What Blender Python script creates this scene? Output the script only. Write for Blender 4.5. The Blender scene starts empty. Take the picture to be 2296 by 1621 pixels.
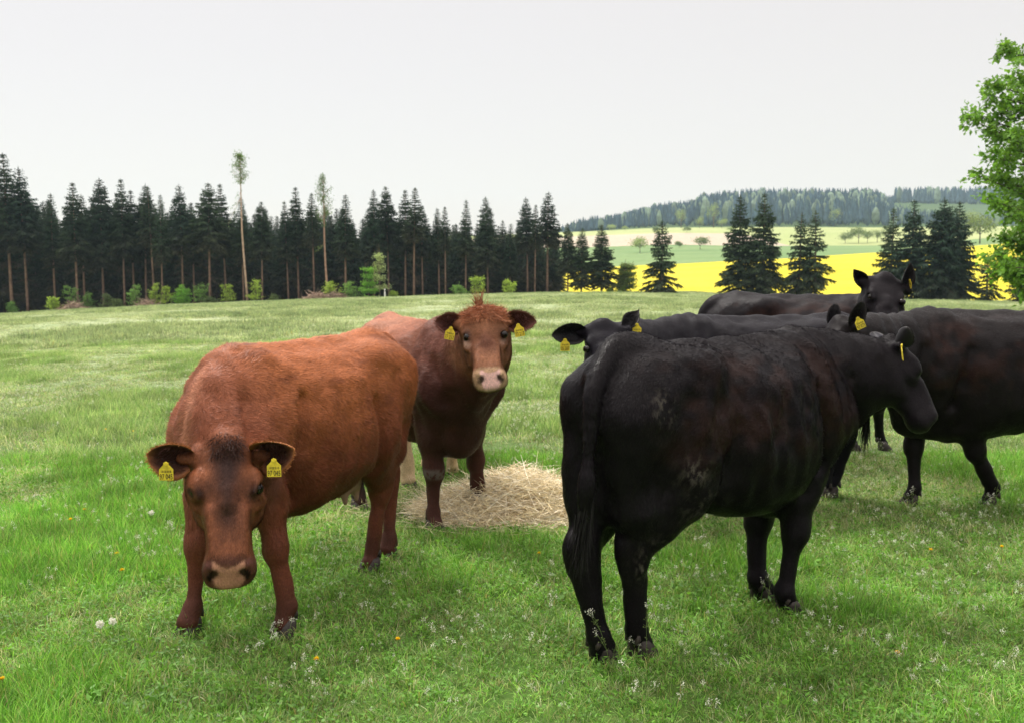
import bpy, math, random
import numpy as np
from mathutils import Vector, Matrix
R_ = math.radians
scene = bpy.context.scene
COL = scene.collection
rng = np.random.default_rng(7)
random.seed(7)

# ------------------------------------------------------------------ camera, world, sun, exposure
CAM_H, PITCH, FPX, PW, PH = 1.65, R_(6.0), 2232.0, 2296.0, 1621.0
cam_d = bpy.data.cameras.new('camera'); cam = bpy.data.objects.new('camera', cam_d); COL.objects.link(cam)
cam.location = (0, 0, CAM_H); cam.rotation_euler = (R_(90) - PITCH, 0, 0)
cam_d.sensor_width = 36; cam_d.lens = 36 * FPX / PW; cam_d.clip_start = 0.05; cam_d.clip_end = 9000
cam_d.dof.use_dof = True; cam_d.dof.focus_distance = 4.7; cam_d.dof.aperture_fstop = 5.0
scene.camera = cam

world = bpy.data.worlds.new('World'); scene.world = world; world.use_nodes = True
nt = world.node_tree; nt.nodes.clear()
SUN_EL, SUN_AZ = R_(58), R_(-35)      # azimuth from +Y towards +X
out = nt.nodes.new('ShaderNodeOutputWorld')
sky = nt.nodes.new('ShaderNodeTexSky'); sky.sky_type = 'NISHITA'; sky.sun_disc = False
sky.sun_elevation = SUN_EL; sky.sun_rotation = SUN_AZ
bg1 = nt.nodes.new('ShaderNodeBackground'); bg1.inputs['Strength'].default_value = 0.03
nt.links.new(sky.outputs[0], bg1.inputs['Color'])
# overcast cloud deck: a bright even layer, brighter towards the zenith
geo = nt.nodes.new('ShaderNodeTexCoord'); sep = nt.nodes.new('ShaderNodeSeparateXYZ')
nt.links.new(geo.outputs['Generated'], sep.inputs[0])
ramp = nt.nodes.new('ShaderNodeMapRange'); ramp.interpolation_type = 'SMOOTHSTEP'
ramp.inputs['From Min'].default_value = 0.28; ramp.inputs['From Max'].default_value = 1.0
ramp.inputs['To Min'].default_value = 0.758; ramp.inputs['To Max'].default_value = 2.9
nt.links.new(sep.outputs['Z'], ramp.inputs['Value'])
bg2 = nt.nodes.new('ShaderNodeBackground'); bg2.inputs['Color'].default_value = (1.0, 0.914, 0.839, 1)
nt.links.new(ramp.outputs['Result'], bg2.inputs['Strength'])
add = nt.nodes.new('ShaderNodeAddShader')
nt.links.new(bg1.outputs[0], add.inputs[0]); nt.links.new(bg2.outputs[0], add.inputs[1])
nt.links.new(add.outputs[0], out.inputs[0])

sun_d = bpy.data.lights.new('sun', 'SUN'); sun_d.energy = 3.7; sun_d.angle = R_(12); sun_d.color = (1, 0.96, 0.9)
sun = bpy.data.objects.new('sun', sun_d); COL.objects.link(sun)
sd = Vector((math.sin(SUN_AZ) * math.cos(SUN_EL), math.cos(SUN_AZ) * math.cos(SUN_EL), math.sin(SUN_EL)))
sun.rotation_euler = sd.to_track_quat('Z', 'Y').to_euler(); sun.location = (0, 0, 60)

scene.view_settings.view_transform = 'Standard'; scene.view_settings.look = 'None'
scene.view_settings.exposure = 0.0; scene.view_settings.gamma = 1.0
scene.render.engine = 'CYCLES'
scene.cycles.use_denoising = True
scene.cycles.max_bounces = 8; scene.cycles.diffuse_bounces = 3; scene.cycles.glossy_bounces = 2
scene.cycles.transmission_bounces = 4; scene.cycles.transparent_max_bounces = 8; scene.cycles.volume_bounces = 1
scene.cycles.sample_clamp_indirect = 4
HAZE_D = 0.00015

# ------------------------------------------------------------------ camera geometry: a point seen at (px, py) at forward distance Y
def ray(px, py):
    a = (px - PW / 2) / FPX; b = (PH / 2 - py) / FPX
    return np.array([a, math.cos(PITCH) + b * math.sin(PITCH), -math.sin(PITCH) + b * math.cos(PITCH)])
def at(px, py, Y):
    d = ray(px, py); return np.array([0, 0, CAM_H]) + d * (Y / d[1])
def zat(px, py, Y): return at(px, py, Y)[2]

# ------------------------------------------------------------------ numpy noise
def _h(ix, iy, iz, s):
    n = (ix * 73856093) ^ (iy * 19349663) ^ (iz * 83492791) ^ (s * 2654435761 & 0x7fffffff)
    n = (n ^ (n >> 13)) * 1274126177 & 0x7fffffffffff
    n = n ^ (n >> 16)
    return (n & 0xffff) / 65535.0
def vnoise(p, freq, seed=0):
    q = np.asarray(p, dtype=np.float64) * freq
    i = np.floor(q).astype(np.int64); f = q - i; f = f * f * (3 - 2 * f)
    r = 0
    for dx in (0, 1):
        wx = f[..., 0] if dx else 1 - f[..., 0]
        for dy in (0, 1):
            wy = f[..., 1] if dy else 1 - f[..., 1]
            for dz in (0, 1):
                wz = f[..., 2] if dz else 1 - f[..., 2]
                r = r + wx * wy * wz * _h(i[..., 0] + dx, i[..., 1] + dy, i[..., 2] + dz, seed)
    return r * 2 - 1
def fbm(p, freq, seed=0, oct=3):
    r = 0; a = 1; t = 0
    for k in range(oct):
        r = r + a * vnoise(p, freq * 2 ** k, seed + k * 17); t += a; a *= .5
    return r / t
def n2(x, y, freq, seed=0, oct=2):
    return fbm(np.stack([x, y, np.zeros_like(x)], -1), freq, seed, oct)
def sstep(a, b, x):
    t = np.clip((x - a) / (b - a), 0, 1); return t * t * (3 - 2 * t)

# ------------------------------------------------------------------ terrain height
D = 110.0
_px = np.array([-1200, -300, 0, 200, 500, 800, 1100, 1300, 1500, 1700, 2000, 2296, 2700, 3600.])
_ey = np.array([760, 722, 706, 694, 681, 669, 660, 657, 657, 662, 671, 678, 684, 690.])
def _tab(d, ys): return d, np.array([zat(PW / 2, y, d) for y in ys])
_far = [_tab(D, _ey), (135.0, _tab(D, _ey)[1] - 1.8), (160.0, _tab(D, _ey)[1] * .5 - 4.4),
        _tab(190.0, [662, 662, 662, 662, 662, 662, 662, 664, 666, 668, 670, 672, 672, 672]),
        _tab(300.0, [640, 635, 630, 626, 620, 612, 606, 602, 593, 583, 566, 545, 535, 525]),
        _tab(450.0, [590, 585, 580, 575, 570, 565, 560, 556, 550, 553, 552, 530, 520, 520]),
        _tab(600.0, [560, 555, 550, 545, 540, 535, 530, 523, 516, 517, 517, 512, 510, 510]),
        _tab(680.0, [560, 555, 550, 545, 540, 535, 528, 520, 511, 510, 511, 508, 505, 505]),
        _tab(950.0, [570, 570, 565, 560, 555, 548, 537, 525, 484, 464, 466, 485, 490, 490]),
        _tab(1300.0, [590, 590, 590, 590, 580, 580, 570, 560, 540, 500, 452, 446, 448, 450]),
        _tab(1500.0, [600] * 14), _tab(1700.0, [610] * 14)]
_fd = np.array([a for a, _ in _far]); _fz = np.array([b for _, b in _far])
def G(x, y):
    x = np.asarray(x, float); y = np.asarray(y, float)
    yy = np.maximum(y, 14.0)
    px = np.clip(PW / 2 + 2244 * x / yy, _px[0], _px[-1])
    # table lookup bilinear, smooth in px
    k = np.clip(np.searchsorted(_px, px) - 1, 0, len(_px) - 2)
    f = (px - _px[k]) / (_px[k + 1] - _px[k]); f = f * f * (3 - 2 * f) * .5 + f * .5
    z_e = _fz[0][k] * (1 - f) + _fz[0][k + 1] * f
    near = z_e * (np.clip(y, 0, D) / D) ** 1.3
    j = np.clip(np.searchsorted(_fd, y) - 1, 0, len(_fd) - 2)
    g = np.clip((y - _fd[j]) / (_fd[j + 1] - _fd[j]), 0, 1)
    za = _fz[j, k] * (1 - f) + _fz[j, k + 1] * f; zb = _fz[j + 1, k] * (1 - f) + _fz[j + 1, k + 1] * f
    far = za * (1 - g) + zb * g
    # soft meadow relief
    rel = 0.035 * n2(x, y, .45, 3) * sstep(9, 20, y) + 0.16 * n2(x, y, .11, 5) * sstep(15, 45, y) * sstep(125, 100, y)
    return np.where(y <= D, near, far) + rel
def Gs(x, y): return float(G(np.array([x]), np.array([y]))[0])
def hit(px, py, lo=2.5, hi=140):
    d = ray(px, py); d = d / d[1]
    for _ in range(50):
        m = (lo + hi) / 2
        if CAM_H + d[2] * m > Gs(d[0] * m, m): lo = m
        else: hi = m
    return np.array([d[0] * lo, lo, Gs(d[0] * lo, lo)])

# ------------------------------------------------------------------ mesh / object helpers
def mesh_np(name, V, F, mats=(), smooth=True, col=None, normals=None, midx=None):
    """F: (N,3) or (N,4) int array or list of such."""
    V = np.asarray(V, np.float32); Fs = F if isinstance(F, list) else [F]
    Fs = [np.asarray(f, np.int32) for f in Fs if len(f)]
    me = bpy.data.meshes.new(name)
    me.vertices.add(len(V)); me.vertices.foreach_set('co', V.ravel())
    nl = sum(f.size for f in Fs); nf = sum(len(f) for f in Fs)
    me.loops.add(nl); me.loops.foreach_set('vertex_index', np.concatenate([f.ravel() for f in Fs]))
    me.polygons.add(nf)
    sizes = np.concatenate([np.full(len(f), f.shape[1], np.int32) for f in Fs])
    me.polygons.foreach_set('loop_start', (np.cumsum(sizes) - sizes).astype(np.int32))
    if midx is not None: me.polygons.foreach_set('material_index', np.asarray(midx, np.int32))
    me.update(calc_edges=True)
    me.polygons.foreach_set('use_smooth', np.full(nf, smooth))
    if col is not None:
        a = me.color_attributes.new('Col', 'FLOAT_COLOR', 'POINT')
        c = np.ones((len(V), 4), np.float32); c[:, :3] = col; a.data.foreach_set('color', c.ravel())
    for m in mats: me.materials.append(m)
    if normals is not None: me.normals_split_custom_set_from_vertices(np.asarray(normals, np.float32))
    return me
def link(name, me, parent=None):
    o = bpy.data.objects.new(name, me); COL.objects.link(o)
    if parent is not None: o.parent = parent
    return o
def tag(o, label=None, cat=None, group=None, kind=None):
    if label: o['label'] = label
    if cat: o['category'] = cat
    if group: o['group'] = group
    if kind: o['kind'] = kind
    return o
def empty(name, loc, rz=0.0):
    o = bpy.data.objects.new(name, None); COL.objects.link(o); o.location = loc; o.rotation_euler = (0, 0, rz)
    o.empty_display_size = .2
    return o
class MB:
    """collects polygons of mixed kind"""
    def __init__(s): s.V = []; s.T = []; s.Q = []; s.C = []; s.n = 0
    def add(s, V, T=None, Q=None, c=None):
        V = np.asarray(V, float); s.V.append(V)
        if T is not None and len(T): s.T.append(np.asarray(T, int) + s.n)
        if Q is not None and len(Q): s.Q.append(np.asarray(Q, int) + s.n)
        s.C.append(np.broadcast_to(np.array((1., 1, 1) if c is None else c, float), (len(V), 3)))
        s.n += len(V)
    def tube(s, pts, rad, seg=6, c=None, cap=True):
        pts = np.asarray(pts, float); n = len(pts); rad = np.broadcast_to(np.asarray(rad, float), (n,))
        t = np.gradient(pts, axis=0); t /= np.linalg.norm(t, axis=1, keepdims=True) + 1e-9
        ref = np.array([0, 0, 1.]) if abs(t[0][2]) < .8 else np.array([1., 0, 0])
        V = []
        u = np.cross(t[0], ref); u /= np.linalg.norm(u)
        for i in range(n):
            u = u - t[i] * np.dot(u, t[i]); u /= np.linalg.norm(u) + 1e-9; v = np.cross(t[i], u)
            a = np.linspace(0, 2 * np.pi, seg, endpoint=False)
            V.append(pts[i] + rad[i] * (np.cos(a)[:, None] * u + np.sin(a)[:, None] * v))
        V = np.concatenate(V); Q = []
        for i in range(n - 1):
            for j in range(seg):
                Q.append((i * seg + j, i * seg + (j + 1) % seg, (i + 1) * seg + (j + 1) % seg, (i + 1) * seg + j))
        T = []
        if cap:
            V = np.vstack([V, pts[:1], pts[-1:]])
            for j in range(seg):
                T.append((n * seg, (j + 1) % seg, j)); T.append((n * seg + 1, (n - 1) * seg + j, (n - 1) * seg + (j + 1) % seg))
        s.add(V, T, Q, c)
    def mesh(s, name, mats=(), smooth=True, col=True):
        V = np.concatenate(s.V); F = []
        if s.T: F.append(np.concatenate(s.T))
        if s.Q: F.append(np.concatenate(s.Q))
        return mesh_np(name, V, F, mats, smooth, np.concatenate(s.C) if col else None)

# ------------------------------------------------------------------ materials
def new_mat(name):
    m = bpy.data.materials.new(name); m.use_nodes = True; nt = m.node_tree; nt.nodes.clear()
    return m, nt
def N(nt, t, **kw):
    n = nt.nodes.new(t)
    for k, v in kw.items():
        if k.startswith('i_'):
            n.inputs[k[2:].replace('_', ' ')].default_value = v
        else: setattr(n, k, v)
    return n
def mixc(nt, a, b, fac, mode='MIX'):
    m = nt.nodes.new('ShaderNodeMix'); m.data_type = 'RGBA'; m.blend_type = mode
    for s, v in ((m.inputs[6], a), (m.inputs[7], b), (m.inputs[0], fac)):
        if isinstance(v, bpy.types.NodeSocket): nt.links.new(v, s)
        else: s.default_value = (tuple(v) + (1,) if hasattr(v, '__len__') and len(v) == 3 else v)
    return m.outputs[2]
def noise(nt, scale, detail=3, rough=.55, vec=None, lo=.35, hi=.65):
    n = N(nt, 'ShaderNodeTexNoise'); n.inputs['Scale'].default_value = scale; n.inputs['Detail'].default_value = detail
    n.inputs['Roughness'].default_value = rough
    if vec is not None: nt.links.new(vec, n.inputs['Vector'])
    r = N(nt, 'ShaderNodeMapRange'); r.inputs['From Min'].default_value = lo; r.inputs['From Max'].default_value = hi
    nt.links.new(n.outputs[0], r.inputs['Value']); return r.outputs[0]
def princ(nt, color, rough=.8, spec=.3, sheen=0, bump=None, bstr=.3, bdist=.01, **kw):
    p = N(nt, 'ShaderNodeBsdfPrincipled')
    if isinstance(color, bpy.types.NodeSocket): nt.links.new(color, p.inputs['Base Color'])
    else: p.inputs['Base Color'].default_value = tuple(color) + (1,)
    if isinstance(rough, bpy.types.NodeSocket): nt.links.new(rough, p.inputs['Roughness'])
    else: p.inputs['Roughness'].default_value = rough
    p.inputs['Specular IOR Level'].default_value = spec
    p.inputs['Sheen Weight'].default_value = sheen
    for k, v in kw.items(): p.inputs[k.replace('_', ' ')].default_value = v
    if bump is not None:
        b = N(nt, 'ShaderNodeBump'); b.inputs['Strength'].default_value = bstr; b.inputs['Distance'].default_value = bdist
        nt.links.new(bump, b.inputs['Height']); nt.links.new(b.outputs[0], p.inputs['Normal'])
    return p
def outp(nt, sh):
    o = N(nt, 'ShaderNodeOutputMaterial'); nt.links.new(sh, o.inputs['Surface'])
def simple(name, color, rough=.7, spec=.3, var=.25, scale=8., bump=0.0, **kw):
    m, nt = new_mat(name); tc = N(nt, 'ShaderNodeTexCoord')
    f = noise(nt, scale, 4, .6, tc.outputs['Object'], .3, .7)
    c = mixc(nt, tuple(x * (1 - var) for x in color), tuple(min(1, x * (1 + var)) for x in color), f)
    p = princ(nt, c, rough, spec, bump=f if bump else None, bstr=bump, **kw); outp(nt, p.outputs[0]); return m
def vcol(name, rough=.8, spec=.2, var=.25, scale=6., trans=0.0, tcol=None, rnd=0.0):
    """material painted by the mesh's own colour attribute, with noise, optionally leaf-like translucent"""
    m, nt = new_mat(name); a = N(nt, 'ShaderNodeAttribute'); a.attribute_name = 'Col'
    g = N(nt, 'ShaderNodeNewGeometry')
    f = noise(nt, scale, 3, .6, g.outputs['Position'], .3, .7)
    d = mixc(nt, (1 - var,) * 3, (1 + var,) * 3, f)
    c = mixc(nt, a.outputs['Color'], d, 1.0, 'MULTIPLY')
    if rnd:
        oi = N(nt, 'ShaderNodeObjectInfo')
        d2 = mixc(nt, (1 - rnd, 1 - rnd * .8, 1 - rnd), (1 + rnd, 1 + rnd * .8, 1 + rnd * .6), oi.outputs['Random'])
        c = mixc(nt, c, d2, 1.0, 'MULTIPLY')
    p = princ(nt, c, rough, spec)
    sh = p.outputs[0]
    if trans:
        t = N(nt, 'ShaderNodeBsdfTranslucent'); tc = mixc(nt, c, tcol or (1.25, 1.25, .6), 1.0, 'MULTIPLY')
        nt.links.new(tc, t.inputs['Color']); mx = N(nt, 'ShaderNodeMixShader'); mx.inputs[0].default_value = trans
        nt.links.new(sh, mx.inputs[1]); nt.links.new(t.outputs[0], mx.inputs[2]); sh = mx.outputs[0]
    outp(nt, sh); return m

def strands(mb, roots, dirs, length, width, sag, col, jit, curl=0., segs=4, wdir=None, r=rng):
    """thin curved ribbons of hair/straw"""
    n = len(roots); P = [np.asarray(roots, float)]; d = np.asarray(dirs, float).copy(); L = np.broadcast_to(length, (n,)) / segs
    sw = r.normal(0, 1, (n, 3)) * curl
    for k in range(segs):
        d = d + sw * .5 + np.array([0, 0, -1]) * sag / segs + r.normal(0, curl * .35, (n, 3)); d /= np.linalg.norm(d, axis=1, keepdims=True)
        P.append(P[-1] + d * L[:, None])
    side = np.cross(np.asarray(dirs, float), r.normal(0, 1, (n, 3)) if wdir is None else wdir); side /= np.linalg.norm(side, axis=1, keepdims=True) + 1e-9
    V = []; W = np.broadcast_to(width, (n,))
    for k, p in enumerate(P):
        w = (W * (1 - (k / segs) ** 2 * .75))[:, None] * .5; V += [p - side * w, p + side * w]
    V = np.stack(V, 1).reshape(-1, 3); m = 2 * (segs + 1); base = np.arange(n)[:, None] * m
    Q = np.concatenate([base + np.array([2 * k, 2 * k + 1, 2 * k + 3, 2 * k + 2]) for k in range(segs)])
    c = np.repeat(np.asarray(col, float) * (1 + r.uniform(-jit, jit, (n, 1))), m, axis=0) if np.ndim(col) == 1 else np.repeat(np.asarray(col) * (1 + r.uniform(-jit, jit, (n, 1))), m, axis=0)
    mb.V.append(V); mb.Q.append(Q + mb.n); mb.C.append(c); mb.n += len(V)

# ================================================================== ground, fields, hills
def axis_vals(segs):
    out = []
    for a, b, st in segs: out += list(np.arange(a, b, st))
    return np.array(out + [segs[-1][1]])
XS = axis_vals([(-1600, -800, 200), (-800, -260, 45), (-260, -90, 10), (-90, -30, 3), (-30, 30, 1), (30, 90, 3), (90, 260, 10), (260, 560, 20), (560, 1000, 40), (1000, 1800, 200)])
def sheet(name, ys, mat, dz=0.0):
    XX, YY = np.meshgrid(XS, ys, indexing='ij'); V = np.stack([XX, YY, G(XX, YY) + dz], -1).reshape(-1, 3); ny = len(ys)
    i, j = np.meshgrid(np.arange(len(XS) - 1), np.arange(ny - 1), indexing='ij'); a = (i * ny + j).ravel()
    Q = np.stack([a, a + ny, a + ny + 1, a + 1], 1)
    o = link(name, mesh_np(name, V, Q, [mat])); tag(o, kind='structure'); return o

def meadow_mat():
    m, nt = new_mat('meadow_turf'); g = N(nt, 'ShaderNodeNewGeometry').outputs['Position']
    mp = N(nt, 'ShaderNodeMapping'); mp.inputs['Scale'].default_value = (1, .6, 1); nt.links.new(g, mp.inputs['Vector']); p = mp.outputs[0]
    a = noise(nt, .55, 4, .6, p, .35, .65); b = noise(nt, 3.2, 4, .65, p, .35, .62); c_ = noise(nt, 22, 4, .7, p, .3, .7); d = noise(nt, .12, 2, .5, p, .4, .6)
    c = mixc(nt, (.300, .370, .190), (.380, .430, .260), a)
    c = mixc(nt, c, (.12, .20, .06), mixf(nt, b, .45))
    c = mixc(nt, c, (.42, .44, .30), mixf(nt, d, .4))
    c = mixc(nt, c, mixc(nt, (.62,) * 3, (1.3,) * 3, c_), 1.0, 'MULTIPLY')
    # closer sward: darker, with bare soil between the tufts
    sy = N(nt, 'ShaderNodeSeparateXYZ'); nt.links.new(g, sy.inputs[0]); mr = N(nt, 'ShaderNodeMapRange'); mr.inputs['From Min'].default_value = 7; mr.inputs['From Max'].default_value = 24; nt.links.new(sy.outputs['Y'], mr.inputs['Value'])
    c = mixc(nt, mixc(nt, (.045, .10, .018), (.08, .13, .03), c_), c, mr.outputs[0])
    s = princ(nt, c, .9, .1, bump=b, bstr=.6, bdist=.08); outp(nt, s.outputs[0]); return m
def mixf(nt, f, k):
    m = N(nt, 'ShaderNodeMath', operation='MULTIPLY'); nt.links.new(f, m.inputs[0]); m.inputs[1].default_value = k; return m.outputs[0]
def field_mat(name, c1, c2, sc, sc2=None, stripes=0):
    m, nt = new_mat(name); g = N(nt, 'ShaderNodeNewGeometry').outputs['Position']
    mp = N(nt, 'ShaderNodeMapping'); mp.inputs['Scale'].default_value = (.35, 1, 1); nt.links.new(g, mp.inputs['Vector'])
    a = noise(nt, sc, 5, .6, mp.outputs[0], .35, .65); b = noise(nt, sc * 12, 4, .65, g, .3, .7)
    c = mixc(nt, c1, c2, a); c = mixc(nt, c, mixc(nt, (.88,) * 3, (1.1,) * 3, b), 1.0, 'MULTIPLY')
    s = princ(nt, c, .95, .05); outp(nt, s.outputs[0]); return m
M_MEADOW = meadow_mat()
M_FLOOR = field_mat('forest_floor', (.035, .032, .018), (.06, .055, .03), .8)
M_RAPE = field_mat('rapeseed_bloom', (.46, .40, .025), (.56, .49, .05), .06)
M_GRN = field_mat('young_corn', (.12, .20, .08), (.18, .25, .11), .045)
M_PINK = field_mat('ploughed_earth', (.36, .31, .24), (.41, .35, .27), .03)
M_PALE = field_mat('pale_grass', (.27, .32, .13), (.33, .36, .17), .03)
M_WOODF = field_mat('wood_floor', (.05, .09, .04), (.08, .12, .05), .05)
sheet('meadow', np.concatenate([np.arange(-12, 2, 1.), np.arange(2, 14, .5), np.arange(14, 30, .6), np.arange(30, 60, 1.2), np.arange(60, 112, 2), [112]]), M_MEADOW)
# fields beyond the crest: one strip each, split where the kind of crop changes
def patch(name, ys, mat, xsel, nx=None):
    """strip between the rows ys, limited to image-independent map bounds x in xsel(y)"""
    n = 60 if nx is None else nx; rows = []
    for y in ys:
        a, b = xsel(y); xs = np.linspace(a, b, n); rows.append(np.stack([xs, np.full(n, y), G(xs, np.full(n, y))], 1))
    V = np.concatenate(rows); i, j = np.meshgrid(np.arange(len(ys) - 1), np.arange(n - 1), indexing='ij'); a = (i * n + j).ravel()
    o = link(name, mesh_np(name, V, np.stack([a, a + 1, a + n + 1, a + n], 1), [mat])); tag(o, kind='structure'); return o
ln = lambda a, b, st: np.append(np.arange(a, b, st), b)
patch('forest_floor', ln(112, 190, 4), M_FLOOR, lambda y: (-300, 5 + (y - 112) * .06))
patch('valley_grass', ln(112, 176, 4), M_MEADOW, lambda y: (5 + (y - 112) * .06, 260))
patch('far_pasture', ln(190, 300, 8), M_GRN, lambda y: (-500, 9.7))
patch('rapeseed_field', np.concatenate([[176, 183], ln(190, 300, 5)]), M_RAPE, lambda y: (9.0 if y < 190 else 9.7, 420), 90)
patch('valley_strip', ln(176, 190, 7), M_FLOOR, lambda y: (-300, 9.0))
patch('corn_field', ln(300, 452, 10), M_GRN, lambda y: (-700, 600), 120)
patch('ploughed_field', ln(452, 560, 10), M_PINK, lambda y: (-700, 126 + (y - 452) * .02), 80)
patch('pale_field', ln(452, 560, 10), M_PALE, lambda y: (126 + (y - 452) * .02, 700), 60)
patch('grass_strip', ln(560, 680, 10), M_PALE, lambda y: (-900, 900), 90)
patch('wooded_hill', ln(680, 1300, 20), M_WOODF, lambda y: (-1500, 1750), 160)
patch('far_land', ln(1300, 1700, 50), M_WOODF, lambda y: (-2000, 2200), 60)
# ================================================================== trees and shrubs
def base_at(px, Y, dy=0):
    """ground point in the direction of image column px at forward distance Y"""
    x = 0.0
    for _ in range(4):
        z = Gs(x, Y); dep = Y * math.cos(PITCH) - (z - CAM_H) * math.sin(PITCH); x = (px - PW / 2) / FPX * dep
    return np.array([x, Y, Gs(x, Y)])
def top_h(px, py, base): 
    return at(px, py, base[1])[2] - base[2]
M_BARK = vcol('spruce_bark', .9, .1, .3, 3.0)
M_NEEDLE = vcol('spruce_needles', .8, .15, .3, 1.2, .12, (1, 1.1, .8), .25)
M_LEAF = vcol('spring_leaves', .65, .25, .25, 2.0, .45, (1.3, 1.3, .55), .12)
M_TWIG = vcol('twigs', .9, .1, .3, 3.0)

def quads_of(base, d, side, length, width, col, jit, mb, r, droop=None):
    """leaf or needle-spray shaped kites"""
    n = len(base); L = np.broadcast_to(length, (n,))[:, None]; W = np.broadcast_to(width, (n,))[:, None]
    a = base; b = base + d * L * .45 + side * W * .5; c = base + d * L; e = base + d * L * .45 - side * W * .5
    if droop is not None: c = c + np.array([0, 0, -1]) * L * droop
    V = np.stack([a, b, c, e], 1).reshape(-1, 3); Q = np.arange(n * 4).reshape(n, 4)
    cc = np.repeat(np.asarray(col) * (1 + r.uniform(-jit, jit, (n, 1))), 4, 0)
    mb.V.append(V); mb.Q.append(Q + mb.n); mb.C.append(np.clip(cc, 0, 1)); mb.n += len(V)
def unit(v): return v / (np.linalg.norm(v, axis=-1, keepdims=True) + 1e-9)

def spruce(H, cb, R, seed, dens=1.0, dead=True, trunk_r=.19, tcol=(.21, .135, .10), gcol=(.030, .052, .030), brown=.5, top=1.0):
    """trunk mesh and crown mesh: whorls of drooping sprays, old grey branches below"""
    r = np.random.default_rng(seed); t = MB(); c = MB()
    lean = r.normal(0, .006 * H, 2); zz = np.linspace(-.4, H, 9)
    ctr = lambda z: np.stack([lean[0] * (z / H) ** 2, lean[1] * (z / H) ** 2, z], -1)
    t.tube(ctr(zz), trunk_r * (1 - np.clip(zz / H, 0, 1)) ** .8 + .012, 7, tcol)
    z = cb; nb = 0
    while z < H - .15:
        f = (z - cb) / (H - cb); prof = (1 - f) ** .85 * (.45 + .55 * min(1, f * 5 + .2))
        nbr = r.integers(5, 8); a0 = r.random() * 6.28
        for k in range(nbr):
            if r.random() > .93 * dens + .05: continue
            az = a0 + k * 6.283 / nbr + r.normal(0, .25); L = R * prof * r.uniform(.62, 1.22) + .12
            up = .55 * f - .12 + r.normal(0, .08); hz = np.array([math.cos(az), math.sin(az), 0])
            n = max(3, int(L / .125)); s = np.linspace(.05, 1, n)
            spine = ctr(np.array([z]))[0] + hz * (s * L)[:, None] + np.array([0, 0, 1.]) * (L * (up * s - (.42 - .25 * f) * s ** 2 + .14 * s ** 4))[:, None]
            if len(spine) > 2: t.tube(spine, np.linspace(.03, .006, n) * (.5 + L / 2), 3, (.06, .045, .035), False)
            sd_ = np.array([-hz[1], hz[0], 0]); w = L * .34 * np.sin(np.pi * np.clip(s * .8 + .16, 0, 1)) + .05
            m = 3 if L > .5 else 2
            rep_ = np.repeat(np.arange(n), m); B = spine[rep_] + r.normal(0, .05, (n * m, 3)) * [1, 1, .6]
            sg = r.choice([-1., 1.], n * m); dd = unit(hz * .8 + sd_ * (sg * r.uniform(.3, 1.2, n * m))[:, None] + np.array([0, 0, -1.]) * r.uniform(.0, .75, n * m)[:, None])
            side = unit(np.cross(dd, r.normal(0, 1, dd.shape) * [.5, .5, 1] + [0, 0, .9]))
            col = np.array(gcol) * (1 + .35 * f) * (.85 + .4 * s[rep_][:, None]); br = np.array([.075, .060, .038])
            kb = brown * max(0, 1 - f * 2.6); col = col * (1 - kb) + br * kb
            quads_of(B, dd, side, (w[rep_] * r.uniform(.8, 1.5, n * m)).clip(.12, .7), .10 + .10 * w[rep_], col, .35, c, r, .25)
        z += r.uniform(.26, .42) * (1 - .35 * f)
    tip = ctr(np.array([H]))[0]; quads_of(np.array([tip - [0, 0, .5]] * 5), unit(np.array([0, 0, 1.]) + r.normal(0, .12, (5, 3))), unit(r.normal(0, 1, (5, 3))), .65, .09, np.array(gcol) * 1.5, .2, c, r)
    if dead:
        for _ in range(int((cb - 1) * 7 * dens)):
            zd = r.uniform(1.0, cb + 1); az = r.random() * 6.28; hz = np.array([math.cos(az), math.sin(az), r.normal(-.15, .15)]); L = r.uniform(.4, 1.0) * R * (.35 + .6 * zd / cb)
            s = np.linspace(0, 1, 4)[:, None]; t.tube(ctr(np.array([zd]))[0] + hz * s * L + np.array([0, 0, -.15]) * s ** 2 * L, [.022, .018, .012, .006], 3, (.075, .058, .048), False)
            n = 7; bb = ctr(np.array([zd]))[0] + hz * np.linspace(.3, 1, n)[:, None] * L; dd = unit(hz * .5 + r.normal(0, .6, (n, 3)) + [0, 0, -.4])
            quads_of(bb, dd, unit(r.normal(0, 1, (n, 3))), r.uniform(.2, .5, n), .035, (.080, .062, .048), .3, c, r, .2)
    return t.mesh('trunk', [M_BARK]), c.mesh('crown', [M_NEEDLE], smooth=False)
def put_tree(name, base, rz, sc, meshes, label, cat, group):
    o = empty(name, base, rz); o.scale = sc; o.rotation_euler = ((base[0] * 7 % 1 - .5) * .04, (base[1] * 5 % 1 - .5) * .04, rz); tag(o, label, cat, group)
    for nm, me in zip(('trunk', 'crown'), meshes): link(nm, me, o)
    return o
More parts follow.
